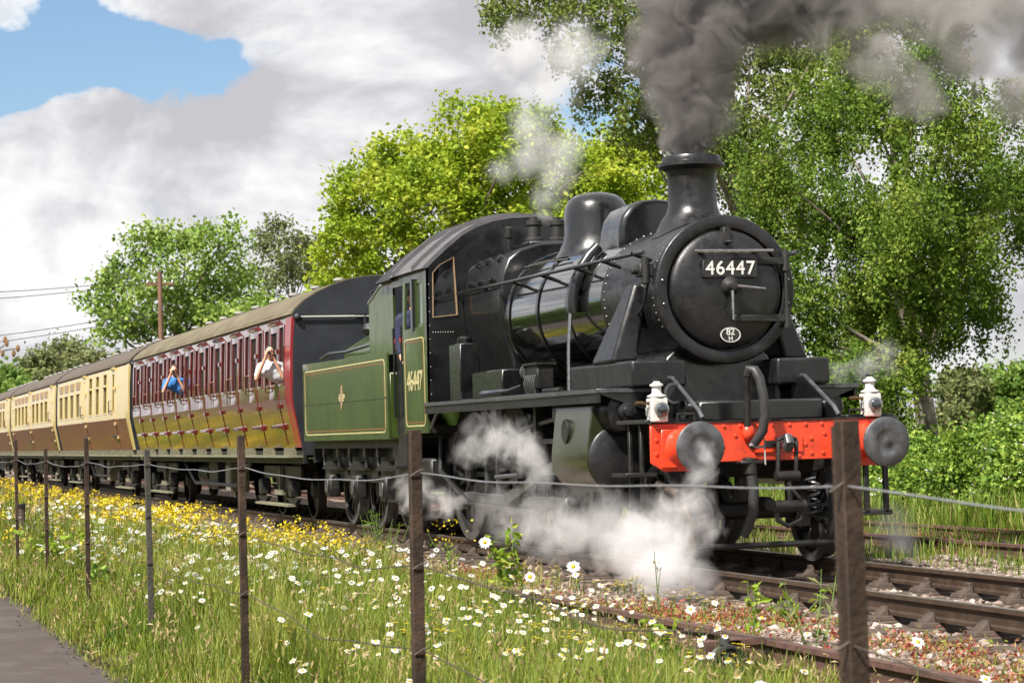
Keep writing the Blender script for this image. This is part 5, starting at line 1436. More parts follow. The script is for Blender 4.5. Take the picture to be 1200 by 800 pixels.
# far trees at the end of the line
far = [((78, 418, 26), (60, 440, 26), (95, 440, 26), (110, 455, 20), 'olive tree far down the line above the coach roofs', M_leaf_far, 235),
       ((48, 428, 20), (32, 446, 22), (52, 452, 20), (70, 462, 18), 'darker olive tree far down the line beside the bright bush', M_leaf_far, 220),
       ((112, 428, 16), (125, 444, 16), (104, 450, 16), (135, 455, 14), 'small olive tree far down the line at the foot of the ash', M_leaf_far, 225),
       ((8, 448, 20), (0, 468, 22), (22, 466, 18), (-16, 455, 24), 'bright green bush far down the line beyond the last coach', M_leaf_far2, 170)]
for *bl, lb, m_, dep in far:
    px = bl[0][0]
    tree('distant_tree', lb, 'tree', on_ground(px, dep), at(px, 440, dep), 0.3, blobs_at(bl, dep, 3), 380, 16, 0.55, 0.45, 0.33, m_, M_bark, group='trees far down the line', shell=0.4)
# low trees along the far side of the line, behind the coaches
for px, py, r_, dep, lb in ((310, 372, 26, 105, 'dark low thorn tree behind the maroon coach roof'), (395, 350, 24, 85, 'low yellow-green bush behind the first coach end')):
    B = blobs_at([(px, py, r_), (px - 18, py + 14, r_ * 0.8), (px + 18, py + 12, r_ * 0.8)], dep, 1.5)
    tree('thorn_bush', lb, 'tree', on_ground(px, dep), at(px, py, dep), 0.15, B, 220, 16, 0.3, 0.28, 0.2, M_leaf_syc if px > 350 else M_leaf_ash, M_bark, shell=0.4)

# brambles on the right and the field edge beyond
def bramble(label, blobs, tips, blossoms):
    c0 = Vector(blobs[0][0])
    t = thing('bramble_bush', (c0.x, c0.y, ground_z(c0.x, c0.y)), label, 'bush', 'bramble bushes by the siding')
    C = []
    st = MB()
    tot = sum(r * r for c, r in blobs)
    FL = []
    for c, r in blobs:
        n = int(tips * r * r / tot)
        u = unit(n); u[:, 2] = np.abs(u[:, 2]) * 1.0 - 0.15
        P = np.array(c) + u * (r * rng.uniform(0.72, 1.03, n))[:, None]
        gz = ground_z(c[0], c[1])
        P = P[P[:, 2] > gz + 0.03]
        C.append(P)
        for q in P[:18]:
            a = (c[0] + random.uniform(-0.3, 0.3) * r, c[1] + random.uniform(-0.3, 0.3) * r, gz - 0.05)
            st.tube(curve_pts(a, q, 0.25 * r, 6), [0.012, 0.011, 0.01, 0.008, 0.006, 0.003], 4, cap=False)
        k = int(blossoms * r * r / tot)
        ff = P[P[:, 2] > gz + 0.25]
        FL.append(ff[rng.integers(0, len(ff), k)])
    C = np.concatenate(C)
    idx = np.repeat(np.arange(len(C)), 14)
    P = C[idx] + rng.normal(size=(len(idx), 3)) * 0.085
    V_, F_ = leaf_quads(P, 0.085, 0.06, 0.9)
    st.build('stems', M_bark, t, solid=False)
    quads_mesh('foliage', V_, F_, M_leaf_bram, t)
    FL = np.concatenate(FL)
    idx = np.repeat(np.arange(len(FL)), 16)
    J = rng.normal(size=(len(idx), 3)) * np.array([0.07, 0.07, 0.02]); J[:, 2] += 0.05
    V_, F_ = leaf_quads(FL[idx] + J, 0.05, 0.045, 2.0)
    quads_mesh('blossom', V_, F_, M_blossom, t)


def ground_blobs(lst):
    return [((x, y, ground_z(x, y) + h), r) for x, y, h, r in lst]


bramble('leafy bramble with white blossom heads directly behind the far buffer', ground_blobs([(-13.0, 7.6, 0.35, 0.85), (-14.2, 8.3, 0.45, 0.9), (-15.6, 8.4, 0.45, 1.0), (-12.2, 7.2, 0.2, 0.7), (-16.8, 9.2, 0.5, 1.0)]), 2600, 90)
bramble('tall bramble with many white blossom heads at the field edge beside the birch', ground_blobs([(-10.6, 7.6, 0.5, 0.95), (-9.6, 8.0, 0.7, 1.0), (-11.6, 8.6, 0.65, 1.0), (-8.4, 7.8, 0.6, 1.0), (-10.0, 9.2, 0.8, 1.0)]), 3000, 190)
bramble('low bramble arching over the grass at the edge of the siding', ground_blobs([(-7.2, 7.6, 0.5, 1.0), (-6.0, 7.9, 0.6, 1.0), (-8.6, 6.9, 0.15, 0.7), (-6.9, 6.9, 0.15, 0.6)]), 2200, 110)
for k in range(5):
    x0 = -19 - k * 4.5
    bramble(['dense bramble behind the locomotive smokebox', 'dense bramble behind the locomotive boiler', 'dense bramble behind the locomotive firebox', 'dense bramble hidden behind the locomotive cab', 'dense bramble behind the tender'][k], ground_blobs([(x0, 8.2, 0.4, 1.0), (x0 - 1.6, 8.4, 0.5, 1.1), (x0 - 3.2, 8.0, 0.4, 1.0)]), 500, 6)

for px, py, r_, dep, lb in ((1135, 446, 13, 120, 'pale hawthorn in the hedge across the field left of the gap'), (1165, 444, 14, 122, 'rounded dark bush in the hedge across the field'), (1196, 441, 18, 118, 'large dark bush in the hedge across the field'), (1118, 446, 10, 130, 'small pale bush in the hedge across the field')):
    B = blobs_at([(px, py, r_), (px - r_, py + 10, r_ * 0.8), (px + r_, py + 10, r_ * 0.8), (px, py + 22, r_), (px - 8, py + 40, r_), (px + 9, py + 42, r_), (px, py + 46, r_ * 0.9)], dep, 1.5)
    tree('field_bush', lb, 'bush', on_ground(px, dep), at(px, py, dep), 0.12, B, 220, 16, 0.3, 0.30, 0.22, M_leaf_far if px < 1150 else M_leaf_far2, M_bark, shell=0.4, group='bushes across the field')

# ---------------------------------------------------------------- grass
M_grass = leaf_mat('meadow_grass', [(0, (0.045, 0.095, 0.010)), (0.35, (0.13, 0.19, 0.02)), (0.65, (0.23, 0.27, 0.035)), (0.85, (0.36, 0.34, 0.09)), (1, (0.40, 0.34, 0.16))], trans=0.35, clump=1.6)
M_grass2 = leaf_mat('bank_grass', [(0, (0.075, 0.14, 0.012)), (0.5, (0.14, 0.22, 0.022)), (0.85, (0.24, 0.28, 0.05)), (1, (0.40, 0.34, 0.14))], trans=0.35)
M_seed = leaf_mat('dry_seed_heads', [(0, (0.26, 0.19, 0.08)), (1, (0.44, 0.35, 0.18))], trans=0.3)


def blades(P, h, w, lean=0.35):
    n = len(P)
    az = rng.uniform(0, 2 * PI, n)
    dirv = np.stack([np.cos(az), np.sin(az), np.zeros(n)], 1)
    side = np.stack([-np.sin(az), np.cos(az), np.zeros(n)], 1)
    ln = (rng.uniform(0.05, 1, n) * lean * h)[:, None]
    up = np.array([0, 0, 1.0])
    hh = h[:, None]
    p0 = P; p1 = P + up * hh * 0.55 + dirv * ln * 0.35; p2 = P + up * hh * rng.uniform(0.85, 1.0, n)[:, None] + dirv * ln
    ww = w[:, None]
    V_ = np.stack([p0 - side * ww, p0 + side * ww, p1 - side * ww * 0.8, p1 + side * ww * 0.8, p2 - side * ww * 0.12, p2 + side * ww * 0.12], 1).reshape(-1, 3)
    o = (np.arange(n) * 6)[:, None]
    F_ = np.concatenate([o + np.array([0, 1, 3, 2]), o + np.array([2, 3, 5, 4])], 0)
    return V_, F_, p2


def vnoise(x, y, s, seed):
    r_ = np.random.default_rng(seed)
    out = np.zeros_like(x)
    for k in range(6):
        a = r_.uniform(0, 2 * PI); f = s * r_.uniform(0.6, 1.8); p = r_.uniform(0, 6.28)
        out += np.sin((x * np.cos(a) + y * np.sin(a)) * f + p)
    return out / 6 ** 0.5


def gz_np(x, y):
    return np.array([ground_z(a, b) for a, b in zip(x, y)])


def scatter(x0, x1, y0, y1, n):
    return rng.uniform(x0, x1, n), rng.uniform(y0, y1, n)


VV, FF, off = [], [], 0
SV, SF, soff = [], [], 0


def add_grass(x, y, hscale, wscale, seed_share=0.02):
    global off, soff
    # shorter by the path, taller in the middle, thin towards the trackbed
    edge = np.clip((y + 6.3) / 0.8, -0.2, 1)
    hgt = (0.12 + 0.33 * edge) * rng.uniform(0.55, 1.25, len(x)) * (1 + 0.22 * vnoise(x, y, 1.6, 3)) * hscale
    k_ = np.clip((x - 0.0) / 3.0, 0, 1)
    hgt *= 1.05 - (0.35 + 0.33 * k_) * np.clip((y + 4.9 - 0.3 * k_ * -1) / 1.8, 0, 1)
    hgt = np.clip(hgt, 0.04, 0.8)
    P = np.stack([x, y, gz_np(x, y) - 0.01], 1)
    w = rng.uniform(0.0022, 0.0048, len(x)) * wscale
    V_, F_, tip = blades(P, hgt, w, 0.6)
    VV.append(V_); FF.append(F_ + off); off += len(V_)
    k = rng.random(len(x)) < seed_share
    if k.any():
        T = tip[k]; n_ = len(T)
        T = np.concatenate([T + rng.normal(size=(n_, 3)) * 0.012 * wscale ** 0.5 + np.array([0, 0, d_]) for d_ in (0.0, 0.025, 0.05, 0.075)])
        V2, F2 = leaf_quads(T, 0.04 * wscale ** 0.6, 0.012 * wscale, 0.0, -2.0)
        SV.append(V2); SF.append(F2 + soff); soff += len(V2)


for x0, x1, dens, hs, ws in ((4, 12.5, 2300, 0.95, 1.0), (-2, 4, 1900, 1.0, 1.25), (-10, -2, 1200, 1.0, 1.7), (-24, -10, 560, 1.0, 2.6), (-60, -24, 150, 1.05, 5.0), (-100, -60, 50, 1.1, 9.0)):
    n = int((x1 - x0) * 3.5 * dens)
    x, y = scatter(x0, x1, -6.42, -2.95, n)
    keep = (np.hypot(x - 6.35, (y + 3.25) * 0.8) > 0.30) & (rng.random(n) < np.clip((y + 6.46) / 0.35, 0, 1)) 
    keep &= rng.random(n) < np.clip(0.8 + 0.35 * vnoise(x, y, 2.2, 9), 0.25, 1)
    add_grass(x[keep], y[keep], hs, ws)
# thin grass between meadow and track
n = 9000
x, y = scatter(-30, 10, -2.75, -1.5, n)
keep = (rng.random(n) < 0.5 * np.clip(0.3 + 0.7 * vnoise(x, y, 1.4, 21), 0, 1))
add_grass(x[keep], y[keep], 0.6, 1.5, 0.05)
meadow = quads_mesh('meadow_grass', np.concatenate(VV), np.concatenate(FF), M_grass)
tag(meadow, 'tall green meadow grass between the fence and the track', 'grass', kind='stuff')
sh_ = quads_mesh('grass_seed_heads', np.concatenate(SV), np.concatenate(SF), M_seed)
tag(sh_, 'dry straw-coloured seed heads above the meadow grass', 'grass', kind='stuff')

VV, FF, off = [], [], 0
def bank(x0, x1, y0, y1, n, h, ws):
    global off
    x, y = scatter(x0, x1, y0, y1, n)
    P = np.stack([x, y, gz_np(x, y) - 0.01], 1)
    V_, F_, _t = blades(P, rng.uniform(0.5, 1.2, n) * h * (1 + 0.3 * vnoise(x, y, 1.2, 5)), rng.uniform(0.004, 0.008, n) * ws, 0.6)
    VV.append(V_); FF.append(F_ + off); off += len(V_)
bank(-22, 2, 5.75, 7.6, 22000, 0.45, 1.4)
bank(-45, 0, 7.5, 20, 15000, 0.6, 3.6)
bank(-110, -20, 20, 60, 9000, 0.7, 11.0)
bank(-16, 2, 2.4, 3.5, 2600, 0.22, 1.0)
bank(-20, 4, 3.9, 5.0, 3500, 0.22, 1.0)
bk = quads_mesh('bank_grass', np.concatenate(VV), np.concatenate(FF), M_grass2)
tag(bk, 'bright grass on the far side of the siding', 'grass', kind='stuff')

# ---------------------------------------------------------------- red stonecrop and ballast stones
M_sedum = leaf_mat('red_stonecrop', [(0, (0.22, 0.035, 0.025)), (0.3, (0.34, 0.085, 0.06)), (0.55, (0.42, 0.20, 0.12)), (0.75, (0.26, 0.24, 0.05)), (1, (0.20, 0.25, 0.04))], trans=0.3)
cl = []
for x0, x1, y0, y1, n, sd in ((-3, 9.5, -2.72, -1.45, 900, 31), (-18, 3, 3.5, 5.8, 1500, 33), (-14, -3, -2.6, -1.6, 160, 35), (2, 10, -1.6, -1.1, 60, 36)):
    x, y = scatter(x0, x1, y0, y1, n)
    k = rng.random(n) < np.clip(0.45 + 0.6 * vnoise(x, y, 1.5, sd), 0.05, 1)
    cl.append(np.stack([x[k], y[k]], 1))
cl = np.concatenate(cl)
idx = np.repeat(np.arange(len(cl)), 46)
J = rng.normal(size=(len(idx), 2)) * 0.085
xy = cl[idx] + J
hh = rng.uniform(0.0, 0.13, len(idx)) * np.exp(-(J ** 2).sum(1) / 0.012)
P = np.stack([xy[:, 0], xy[:, 1], gz_np(xy[:, 0], xy[:, 1]) + hh + 0.01], 1)
V_, F_ = leaf_quads(P, 0.036, 0.018, 0.3)
tag(quads_mesh('stonecrop', V_, F_, M_sedum), 'red and yellow stonecrop weeds creeping over the ballast', 'weeds', kind='stuff')

M_stone = leaf_mat('ballast_stone', [(0, (0.09, 0.065, 0.05)), (0.35, (0.15, 0.11, 0.088)), (0.7, (0.25, 0.195, 0.165)), (1, (0.40, 0.35, 0.31))], trans=0.0, rough=0.9)
ico_bm = bmesh.new(); bmesh.ops.create_icosphere(ico_bm, subdivisions=1, radius=1)
IV = np.array([v.co[:] for v in ico_bm.verts]); IF = np.array([[v.index for v in f.verts] for f in ico_bm.faces]); ico_bm.free()


def stones(xs_, ys_, smin, smax):
    n = len(xs_)
    s = rng.uniform(smin, smax, n) * rng.choice([0.7, 1, 1, 1.35], n)
    sc = rng.uniform(0.6, 1.2, (n, 1, 3)) * s[:, None, None]
    V_ = IV[None] * sc * (1 + 0.18 * rng.normal(size=(n, len(IV), 1)))
    a = rng.uniform(0, 2 * PI, n)
    ca, sa = np.cos(a)[:, None], np.sin(a)[:, None]
    X = V_[..., 0] * ca - V_[..., 1] * sa; Y = V_[..., 0] * sa + V_[..., 1] * ca
    V_ = np.stack([X + xs_[:, None], Y + ys_[:, None], V_[..., 2] * 0.75 + (gz_np(xs_, ys_) + s * 0.30)[:, None]], -1)
    F_ = (IF[None] + (np.arange(n) * len(IV))[:, None, None]).reshape(-1, 3)
    return V_.reshape(-1, 3), F_


sx_, sy_ = [], []
for x0, x1, y0, y1, n in ((-2, 9, -2.8, -0.85, 6800), (-3, 10, -0.65, 0.65, 3600), (-5, 8, 0.85, 3.4, 3200), (-12, 3, 3.4, 5.7, 1200), (-14, -2, -2.4, -0.85, 1200)):
    x, y = scatter(x0, x1, y0, y1, n); sx_.append(x); sy_.append(y)
V_, F_ = stones(np.concatenate(sx_), np.concatenate(sy_), 0.016, 0.034)
tag(quads_mesh('ballast_stones', V_, F_, M_stone), 'loose pinkish grey ballast stones around the rails', 'ballast', kind='stuff')

# ---------------------------------------------------------------- flowers
M_petal = leaf_mat('white_daisy_petals', [(0, (0.72, 0.72, 0.70)), (1, (0.82, 0.82, 0.80))], trans=0.3)
M_disc = mat('yellow_daisy_disc', (0.72, 0.42, 0.02), 0.8, var=0.25, scale=200)
M_stem = mat('green_stem', (0.09, 0.15, 0.025), 0.7, var=0.3, scale=20)
M_yellow = leaf_mat('yellow_petals', [(0, (0.48, 0.34, 0.012)), (0.5, (0.62, 0.48, 0.02)), (1, (0.70, 0.60, 0.05))], trans=0.3)


def daisy_mesh(h, tilt, az, petals=13, rp=0.027):
    """flower head tilted on a slightly bent stem; base at the origin"""
    n = Vector((math.sin(tilt) * math.cos(az), math.sin(tilt) * math.sin(az), math.cos(tilt)))
    c = Vector((n.x * 0.05, n.y * 0.05, h))
    a = n.orthogonal().normalized(); b = n.cross(a)
    pet = MB()
    for k in range(petals):
        t = 2 * PI * k / petals + random.uniform(-0.08, 0.08)
        u = a * math.cos(t) + b * math.sin(t); v = n.cross(u)
        L = rp * random.uniform(0.88, 1.08); w = rp * 0.17
        d = n * random.uniform(-0.006, 0.003)
        pet.add([c + u * 0.006 - v * w * 0.5, c + u * L * 0.6 - v * w + d * 0.4, c + u * L + d, c + u * L * 0.6 + v * w + d * 0.4, c + u * 0.006 + v * w * 0.5], [(0, 1, 2, 3, 4)])
    disc = MB().sphere(c + n * 0.001, (0.009, 0.009, 0.006), 8, 5)
    st = MB().tube([(0, 0, -0.02), (n.x * 0.015, n.y * 0.015, h * 0.55), tuple(c - n * 0.004)], [0.002, 0.0018, 0.0014], 5, cap=False)
    return pet, disc, st


def merged_mesh(name, mbs, mats):
    me = bpy.data.meshes.new(name)
    v, f, mi = [], [], []
    for k, b in enumerate(mbs):
        o = len(v); v += b.v; f += [tuple(i + o for i in q) for q in b.f]; mi += [k] * len(b.f)
    me.from_pydata(v, [], f)
    for m_ in mats: me.materials.append(m_)
    me.polygons.foreach_set('material_index', mi)
    me.update()
    return me


dais_meshes = []
for k in range(10):
    dais_meshes.append(merged_mesh('daisy', daisy_mesh(random.uniform(0.34, 0.54), random.uniform(0.1, 0.95), random.uniform(-1.6, 0.6), 13, random.uniform(0.018, 0.027)), [M_petal, M_disc, M_stem]))

# where daisies grow: clumps, thickest in the near meadow
x, y = scatter(-22, 11.5, -6.0, -2.95, 26000)
dn = np.clip(-0.1 + 1.15 * vnoise(x, y, 2.3, 41), 0.03, 2.2) * np.clip((y + 6.05) / 0.8, 0.06, 1) * np.clip((-3.0 - y) / 0.5, 0.08, 1)
dn *= np.where(x > -8, 1.0, 0.45) * np.where(x > 6.5, 0.8, 1.0)
k = rng.random(len(x)) < dn * 0.18
x, y = x[k], y[k]
camv = np.array([18.213, -8.049])
order = np.argsort(np.hypot(x - camv[0], y - camv[1]))
x, y = x[order], y[order]
NI = min(290, len(x))
for i in range(NI):
    o = bpy.data.objects.new('daisy', dais_meshes[random.randrange(10)])
    COL.objects.link(o)
    o.location = (x[i], y[i], ground_z(x[i], y[i])); o.rotation_euler = (0, 0, random.uniform(-0.9, 0.9)); s_ = random.uniform(0.82, 1.12); o.scale = (s_, s_, s_ * random.uniform(0.75, 1.1))
    tag(o, 'white ox-eye daisy with a yellow centre standing in the meadow grass', 'daisy', 'daisies in the meadow')
# a few larger heads with their own parts by the ballast
for (dx, dy, hz, lb) in ((3.05, -3.05, 0.50, 'large ox-eye daisy standing above the old rail, facing the path'), (1.55, -3.25, 0.62, 'tall ox-eye daisy in front of the steam beside the leafy weed'), (3.0, -3.35, 0.44, 'slightly smaller ox-eye daisy paired with the large one above the old rail')):
    t = thing('daisy', (dx, dy, GZ), lb, 'daisy', 'daisies in the meadow')
    pet, disc, st = daisy_mesh(hz, 1.05, -0.35, 16, 0.052 if 'smaller' not in lb else 0.042)
    for nm, b, m_ in (('petals', pet, M_petal), ('flower_disc', disc, M_disc), ('stem', st, M_stem)):
        if nm == 'flower_disc':
            b = MB().sphere(sum((Vector(q) for q in b.v), Vector()) / len(b.v), (0.013, 0.017, 0.017), 10, 8)
        b.map(lambda a_, b_, c_: (a_ + dx, b_ + dy, c_ + GZ)).build(nm, m_, t, solid=False)
# remaining daisies
VV, FF, off = [], [], 0
for i in range(NI, len(x)):
    far_s = 1.0 + 0.02 * max(0, 6 - x[i])
    h = random.uniform(0.32, 0.5); c = np.array([x[i], y[i], ground_z(x[i], y[i]) + h])
    tilt = random.uniform(0.1, 0.9); az = random.uniform(-1.6, 0.8)
    n = Vector((math.sin(tilt) * math.cos(az), math.sin(tilt) * math.sin(az), math.cos(tilt)))
    a = n.orthogonal().normalized(); b = n.cross(a); rp = 0.025 * far_s
    for k in range(8):
        t = 2 * PI * k / 8
        u = np.array(a * math.cos(t) + b * math.sin(t)); v = np.array(-a * math.sin(t) + b * math.cos(t))
        VV.append([c + u * 0.007, c + u * rp * 0.7 - v * rp * 0.22, c + u * rp, c + u * rp * 0.7 + v * rp * 0.22])
VV = np.array(VV).reshape(-1, 3)
if len(VV):
    tag(quads_mesh('distant_daisies', VV, np.arange(len(VV)).reshape(-1, 4), M_petal), 'white daisies in the farther meadow', 'daisies', kind='stuff')

# yellow flowers: thick along the train side of the meadow
yel = []
for k in range(8):
    pet = MB(); h = random.uniform(0.30, 0.46)
    st = MB().tube([(0, 0, -0.02), (random.uniform(-0.02, 0.02), random.uniform(-0.02, 0.02), h * 0.5), (0, 0, h)], [0.002, 0.0018, 0.0015], 5, cap=False)
    for j in range(7):
        c = Vector((random.gauss(0, 0.025), random.gauss(0, 0.025), h + random.gauss(0, 0.022)))
        st.tube([(0, 0, h * 0.8), tuple(c)], 0.0012, 4, cap=False)
        for q in range(5):
            t = 2 * PI * q / 5 + j
            u = Vector((math.cos(t), math.sin(t), 0.25)); v = Vector((-math.sin(t), math.cos(t), 0)); r_ = 0.014
            pet.add([c, c + u * r_ * 0.7 - v * r_ * 0.5, c + u * r_, c + u * r_ * 0.7 + v * r_ * 0.5], [(0, 1, 2, 3)])
    yel.append(merged_mesh('yellow_flower', [pet, st], [M_yellow, M_stem]))
x, y = scatter(-34, 8, -6.0, -2.5, 42000)
x2_, y2_ = scatter(-70, -34, -6.2, -2.3, 14000)
x, y = np.concatenate([x, x2_]), np.concatenate([y, y2_])
dn = np.clip(0.1 + 0.95 * vnoise(x, y, 1.5, 57), 0.04, 2.0) * np.clip((y + 6.0) / 1.0, 0.08, 1)
dn *= np.clip((7.0 - x) / 10.0, 0.14, 1.2)
k = rng.random(len(x)) < dn * 0.12
x, y = x[k], y[k]
order = np.argsort(np.hypot(x - camv[0], y - camv[1])); x, y = x[order], y[order]
NI = min(290, len(x))
for i in range(NI):
    o = bpy.data.objects.new('yellow_flower', yel[random.randrange(8)])
    COL.objects.link(o)
    o.location = (x[i], y[i], ground_z(x[i], y[i])); o.rotation_euler = (0, 0, random.uniform(0, 6.28)); s_ = random.uniform(0.85, 1.2); o.scale = (s_, s_, s_ * random.uniform(0.75, 1.05))
    tag(o, 'small cluster of yellow wildflowers on a thin stem in the meadow', 'wildflower', 'yellow wildflowers in the meadow')
xr, yr = x[NI:], y[NI:]
ci = np.repeat(np.arange(len(xr)), 11)
fs = (0.95 + 0.022 * np.clip(4 - xr, 0, 90))
hz = rng.uniform(0.28, 0.48, len(xr)); zz = gz_np(xr, yr) + hz
P = np.stack([xr[ci] + rng.normal(size=len(ci)) * 0.03, yr[ci] + rng.normal(size=len(ci)) * 0.03, zz[ci] + rng.normal(size=len(ci)) * 0.03], 1)
V_, F_ = leaf_quads(P, 0.03, 0.026, 1.0)
cen = P.repeat(4, axis=0)
V_ = cen + (V_ - cen) * np.repeat(fs[ci], 4)[:, None]
tag(quads_mesh('yellow_flower_drift', V_, F_, M_yellow), 'dense drift of yellow wildflowers in the farther meadow', 'wildflowers', kind='stuff')

# ---------------------------------------------------------------- single weeds by the track
M_weedleaf = leaf_mat('lime_weed_leaves', [(0, (0.14, 0.24, 0.02)), (0.6, (0.24, 0.34, 0.03)), (1, (0.38, 0.42, 0.06))], trans=0.4)


def weed(name, label, x, y, h, nst, nleaf, L, W, m_l, spread=0.10, tipcol=None):
    z0 = ground_z(x, y)
    t = thing(name, (x, y, z0), label, 'weed')
    st = MB(); P = []
    for k in range(nst):
        tip = (x + random.gauss(0, spread), y + random.gauss(0, spread), z0 + h * random.uniform(0.65, 1.05))
        pts = curve_pts((x + random.gauss(0, 0.02), y + random.gauss(0, 0.02), z0 - 0.03), tip, 0.06 * h, 7)
        st.tube(pts, [0.006, 0.0055, 0.005, 0.0045, 0.004, 0.003, 0.002], 5, cap=False)
        for j in range(nleaf):
            u = random.uniform(0.2, 1.0) * 6; i = min(5, int(u)); q = Vector(pts[i]).lerp(Vector(pts[i + 1]), u - i)
            P.append((q.x + random.gauss(0, L * 0.4), q.y + random.gauss(0, L * 0.4), q.z + random.gauss(0, L * 0.2)))
    st.build('stems', M_stem, t, solid=False)
    V1, F1 = leaf_quads(np.array(P), L, W, 0.5)
    quads_mesh('leaves', V1, F1, m_l, t)
    if tipcol:
        T = []
        for k in range(nst * 8):
            T.append((x + random.gauss(0, spread), y + random.gauss(0, spread), z0 + h * random.uniform(0.7, 1.08)))
        V2, F2 = leaf_quads(np.array(T), 0.03, 0.024, 0.8)
        tag(quads_mesh('flower_heads', V2, F2, tipcol, t), kind='stuff')


weed('leafy_weed', 'lime green leafy weed standing against the steam by the tall daisy', -0.5, -2.45, 0.62, 5, 22, 0.10, 0.055, M_weedleaf, 0.11)
weed('leafy_weed', 'low lime green weed clump growing at the foot of the near rail', 2.9, -1.35, 0.26, 6, 9, 0.09, 0.035, M_weedleaf, 0.10)
weed('thin_weed', 'thin upright sapling with pale narrow leaves on the ballast', 5.05, -2.15, 0.62, 3, 11, 0.10, 0.03, M_leaf_will, 0.12)
weed('thin_weed', 'small lime weed on the ballast next to the thin sapling', 4.35, -2.25, 0.42, 3, 12, 0.06, 0.03, M_weedleaf, 0.06)
weed('tall_weed', 'tall yellow-tipped weed standing before the driving wheels', -2.6, -2.4, 0.60, 5, 14, 0.05, 0.02, M_weedleaf, 0.10, M_yellow)
weed('thin_weed', 'wispy dry weed in front of the white steam', 1.9, -2.0, 0.55, 2, 7, 0.04, 0.015, M_seed, 0.04)
weed('tall_weed', 'tuft of tall bright grass beside the tender', -5.6, -2.3, 0.66, 16, 5, 0.16, 0.012, M_grass2, 0.13)
weed('leafy_weed', 'broad-leaved dock plant by the old rail next to the pulley', 5.2, -3.25, 0.30, 4, 10, 0.11, 0.05, M_weedleaf, 0.08)
weed('leafy_weed', 'bright green leafy weed by the fence near the stub post', -6.4, -5.55, 0.55, 8, 24, 0.11, 0.06, M_weedleaf, 0.22)
weed('leafy_weed', 'dark green leafy weed at the path edge between fence posts', -2.0, -5.75, 0.42, 7, 20, 0.10, 0.05, M_leaf_bram, 0.20)

# telegraph pole and wires
M_pole = mat('creosoted_pole', (0.16, 0.085, 0.055), 0.85, var=0.3, scale=3, stretch=(1, 1, 0.3))
pb = on_ground(191, 111)
pole = thing('telegraph_pole', tuple(pb), 'reddish brown wooden telegraph pole rising behind the maroon coach', 'pole')
ptop = at(190, 317, 111)
MB().cyl(tuple(pb - Vector((0, 0, 0.4))), (pb.x, pb.y, ptop.z), 0.16, 0.11, 14).build('pole_shaft', M_pole, pole)
MB().box(pb.x - 0.06, pb.x + 0.06, pb.y - 0.7, pb.y + 0.7, ptop.z - 0.7, ptop.z - 0.58).build('cross_arm', M_pole, pole)
for k in (-0.6, -0.25, 0.25, 0.6):
    MB().lathe([(0.03, 0), (0.05, 0.04), (0.05, 0.10), (0.03, 0.14)], (pb.x, pb.y + k, ptop.z - 0.58), 'z', 10).build('insulator', M_white, pole)
for i, (py, k, dz) in enumerate(((333, -0.6, -0.44), (347, 0.6, -0.44), (371, 0.0, -1.9), (382, 0.2, -2.1))):
    a = Vector((pb.x, pb.y + k, ptop.z + dz)); e = at(-260, (336, 352, 408, 418)[i], 125)
    pts = [tuple(a.lerp(e, t / 14) - Vector((0, 0, 0.5 * math.sin(PI * t / 14)))) for t in range(15)]
    MB().tube(pts, 0.018, 5).build('overhead_wire', M_under, pole)

# bare twig of a sapling at the path edge
tw = thing('bare_sapling', (8.2, -9.35, GZ), 'thin sapling beside the path with brown buds on its twig', 'sapling')
q0 = at(-60, 430, 9.0); q1 = at(-5, 412, 9.0); q2 = at(8, 402, 9.0); q3 = at(21, 408, 9.0)
tw.location = (q0.x, q0.y, GZ)
stm = MB().tube([(q0.x, q0.y, GZ - 0.1), (q0.x + 0.02, q0.y, 0.8), tuple(q0), (q0.x, q0.y - 0.05, q0.z + 0.5)], [0.014, 0.012, 0.009, 0.004], 7)
stm.tube([tuple(q0), tuple(q1), tuple(q2)], [0.006, 0.004, 0.002], 6).tube([tuple(q1), tuple(q3)], [0.004, 0.002], 6)
stm.build('stem', M_bark, tw)
bud = MB()
for q in (q2, q3, at(3, 414, 9.0), at(16, 414, 9.0), at(6, 398, 9.0)):
    bud.sphere(q, (0.006, 0.008, 0.015), 8, 6)
bud.build('buds', mat('brown_bud', (0.20, 0.11, 0.04), 0.7, var=0.3, scale=60), tw)

# unseen tall hedge added beyond the footpath to be reflected in the train
hd_ = thing('reflection_hedge', (-20, -15.0, GZ), 'tall green hedge added out of view beyond the footpath for reflections', 'hedge')
n = 16000
hx = rng.uniform(-95, 30, n); top = 4.7 + 0.6 * vnoise(hx, hx * 0, 0.5, 71)
hz = rng.uniform(0, 1, n) ** 0.85 * top; hy = -15.0 + rng.normal(size=n) * 0.5
V_, F_ = leaf_quads(np.stack([hx, hy, GZ + hz], 1), 0.60, 0.42, 0.4)
quads_mesh('foliage', V_, F_, M_leaf_bram, hd_)
st = MB()
for k in range(62):
    x0 = -94 + k * 2
    st.tube([(x0, -15, GZ - 0.1), (x0 + random.uniform(-0.2, 0.2), -15, 2.0), (x0 + random.uniform(-0.4, 0.4), -15, 3.0)], [0.07, 0.05, 0.02], 5)
st.build('stems', M_bark, hd_, solid=False)

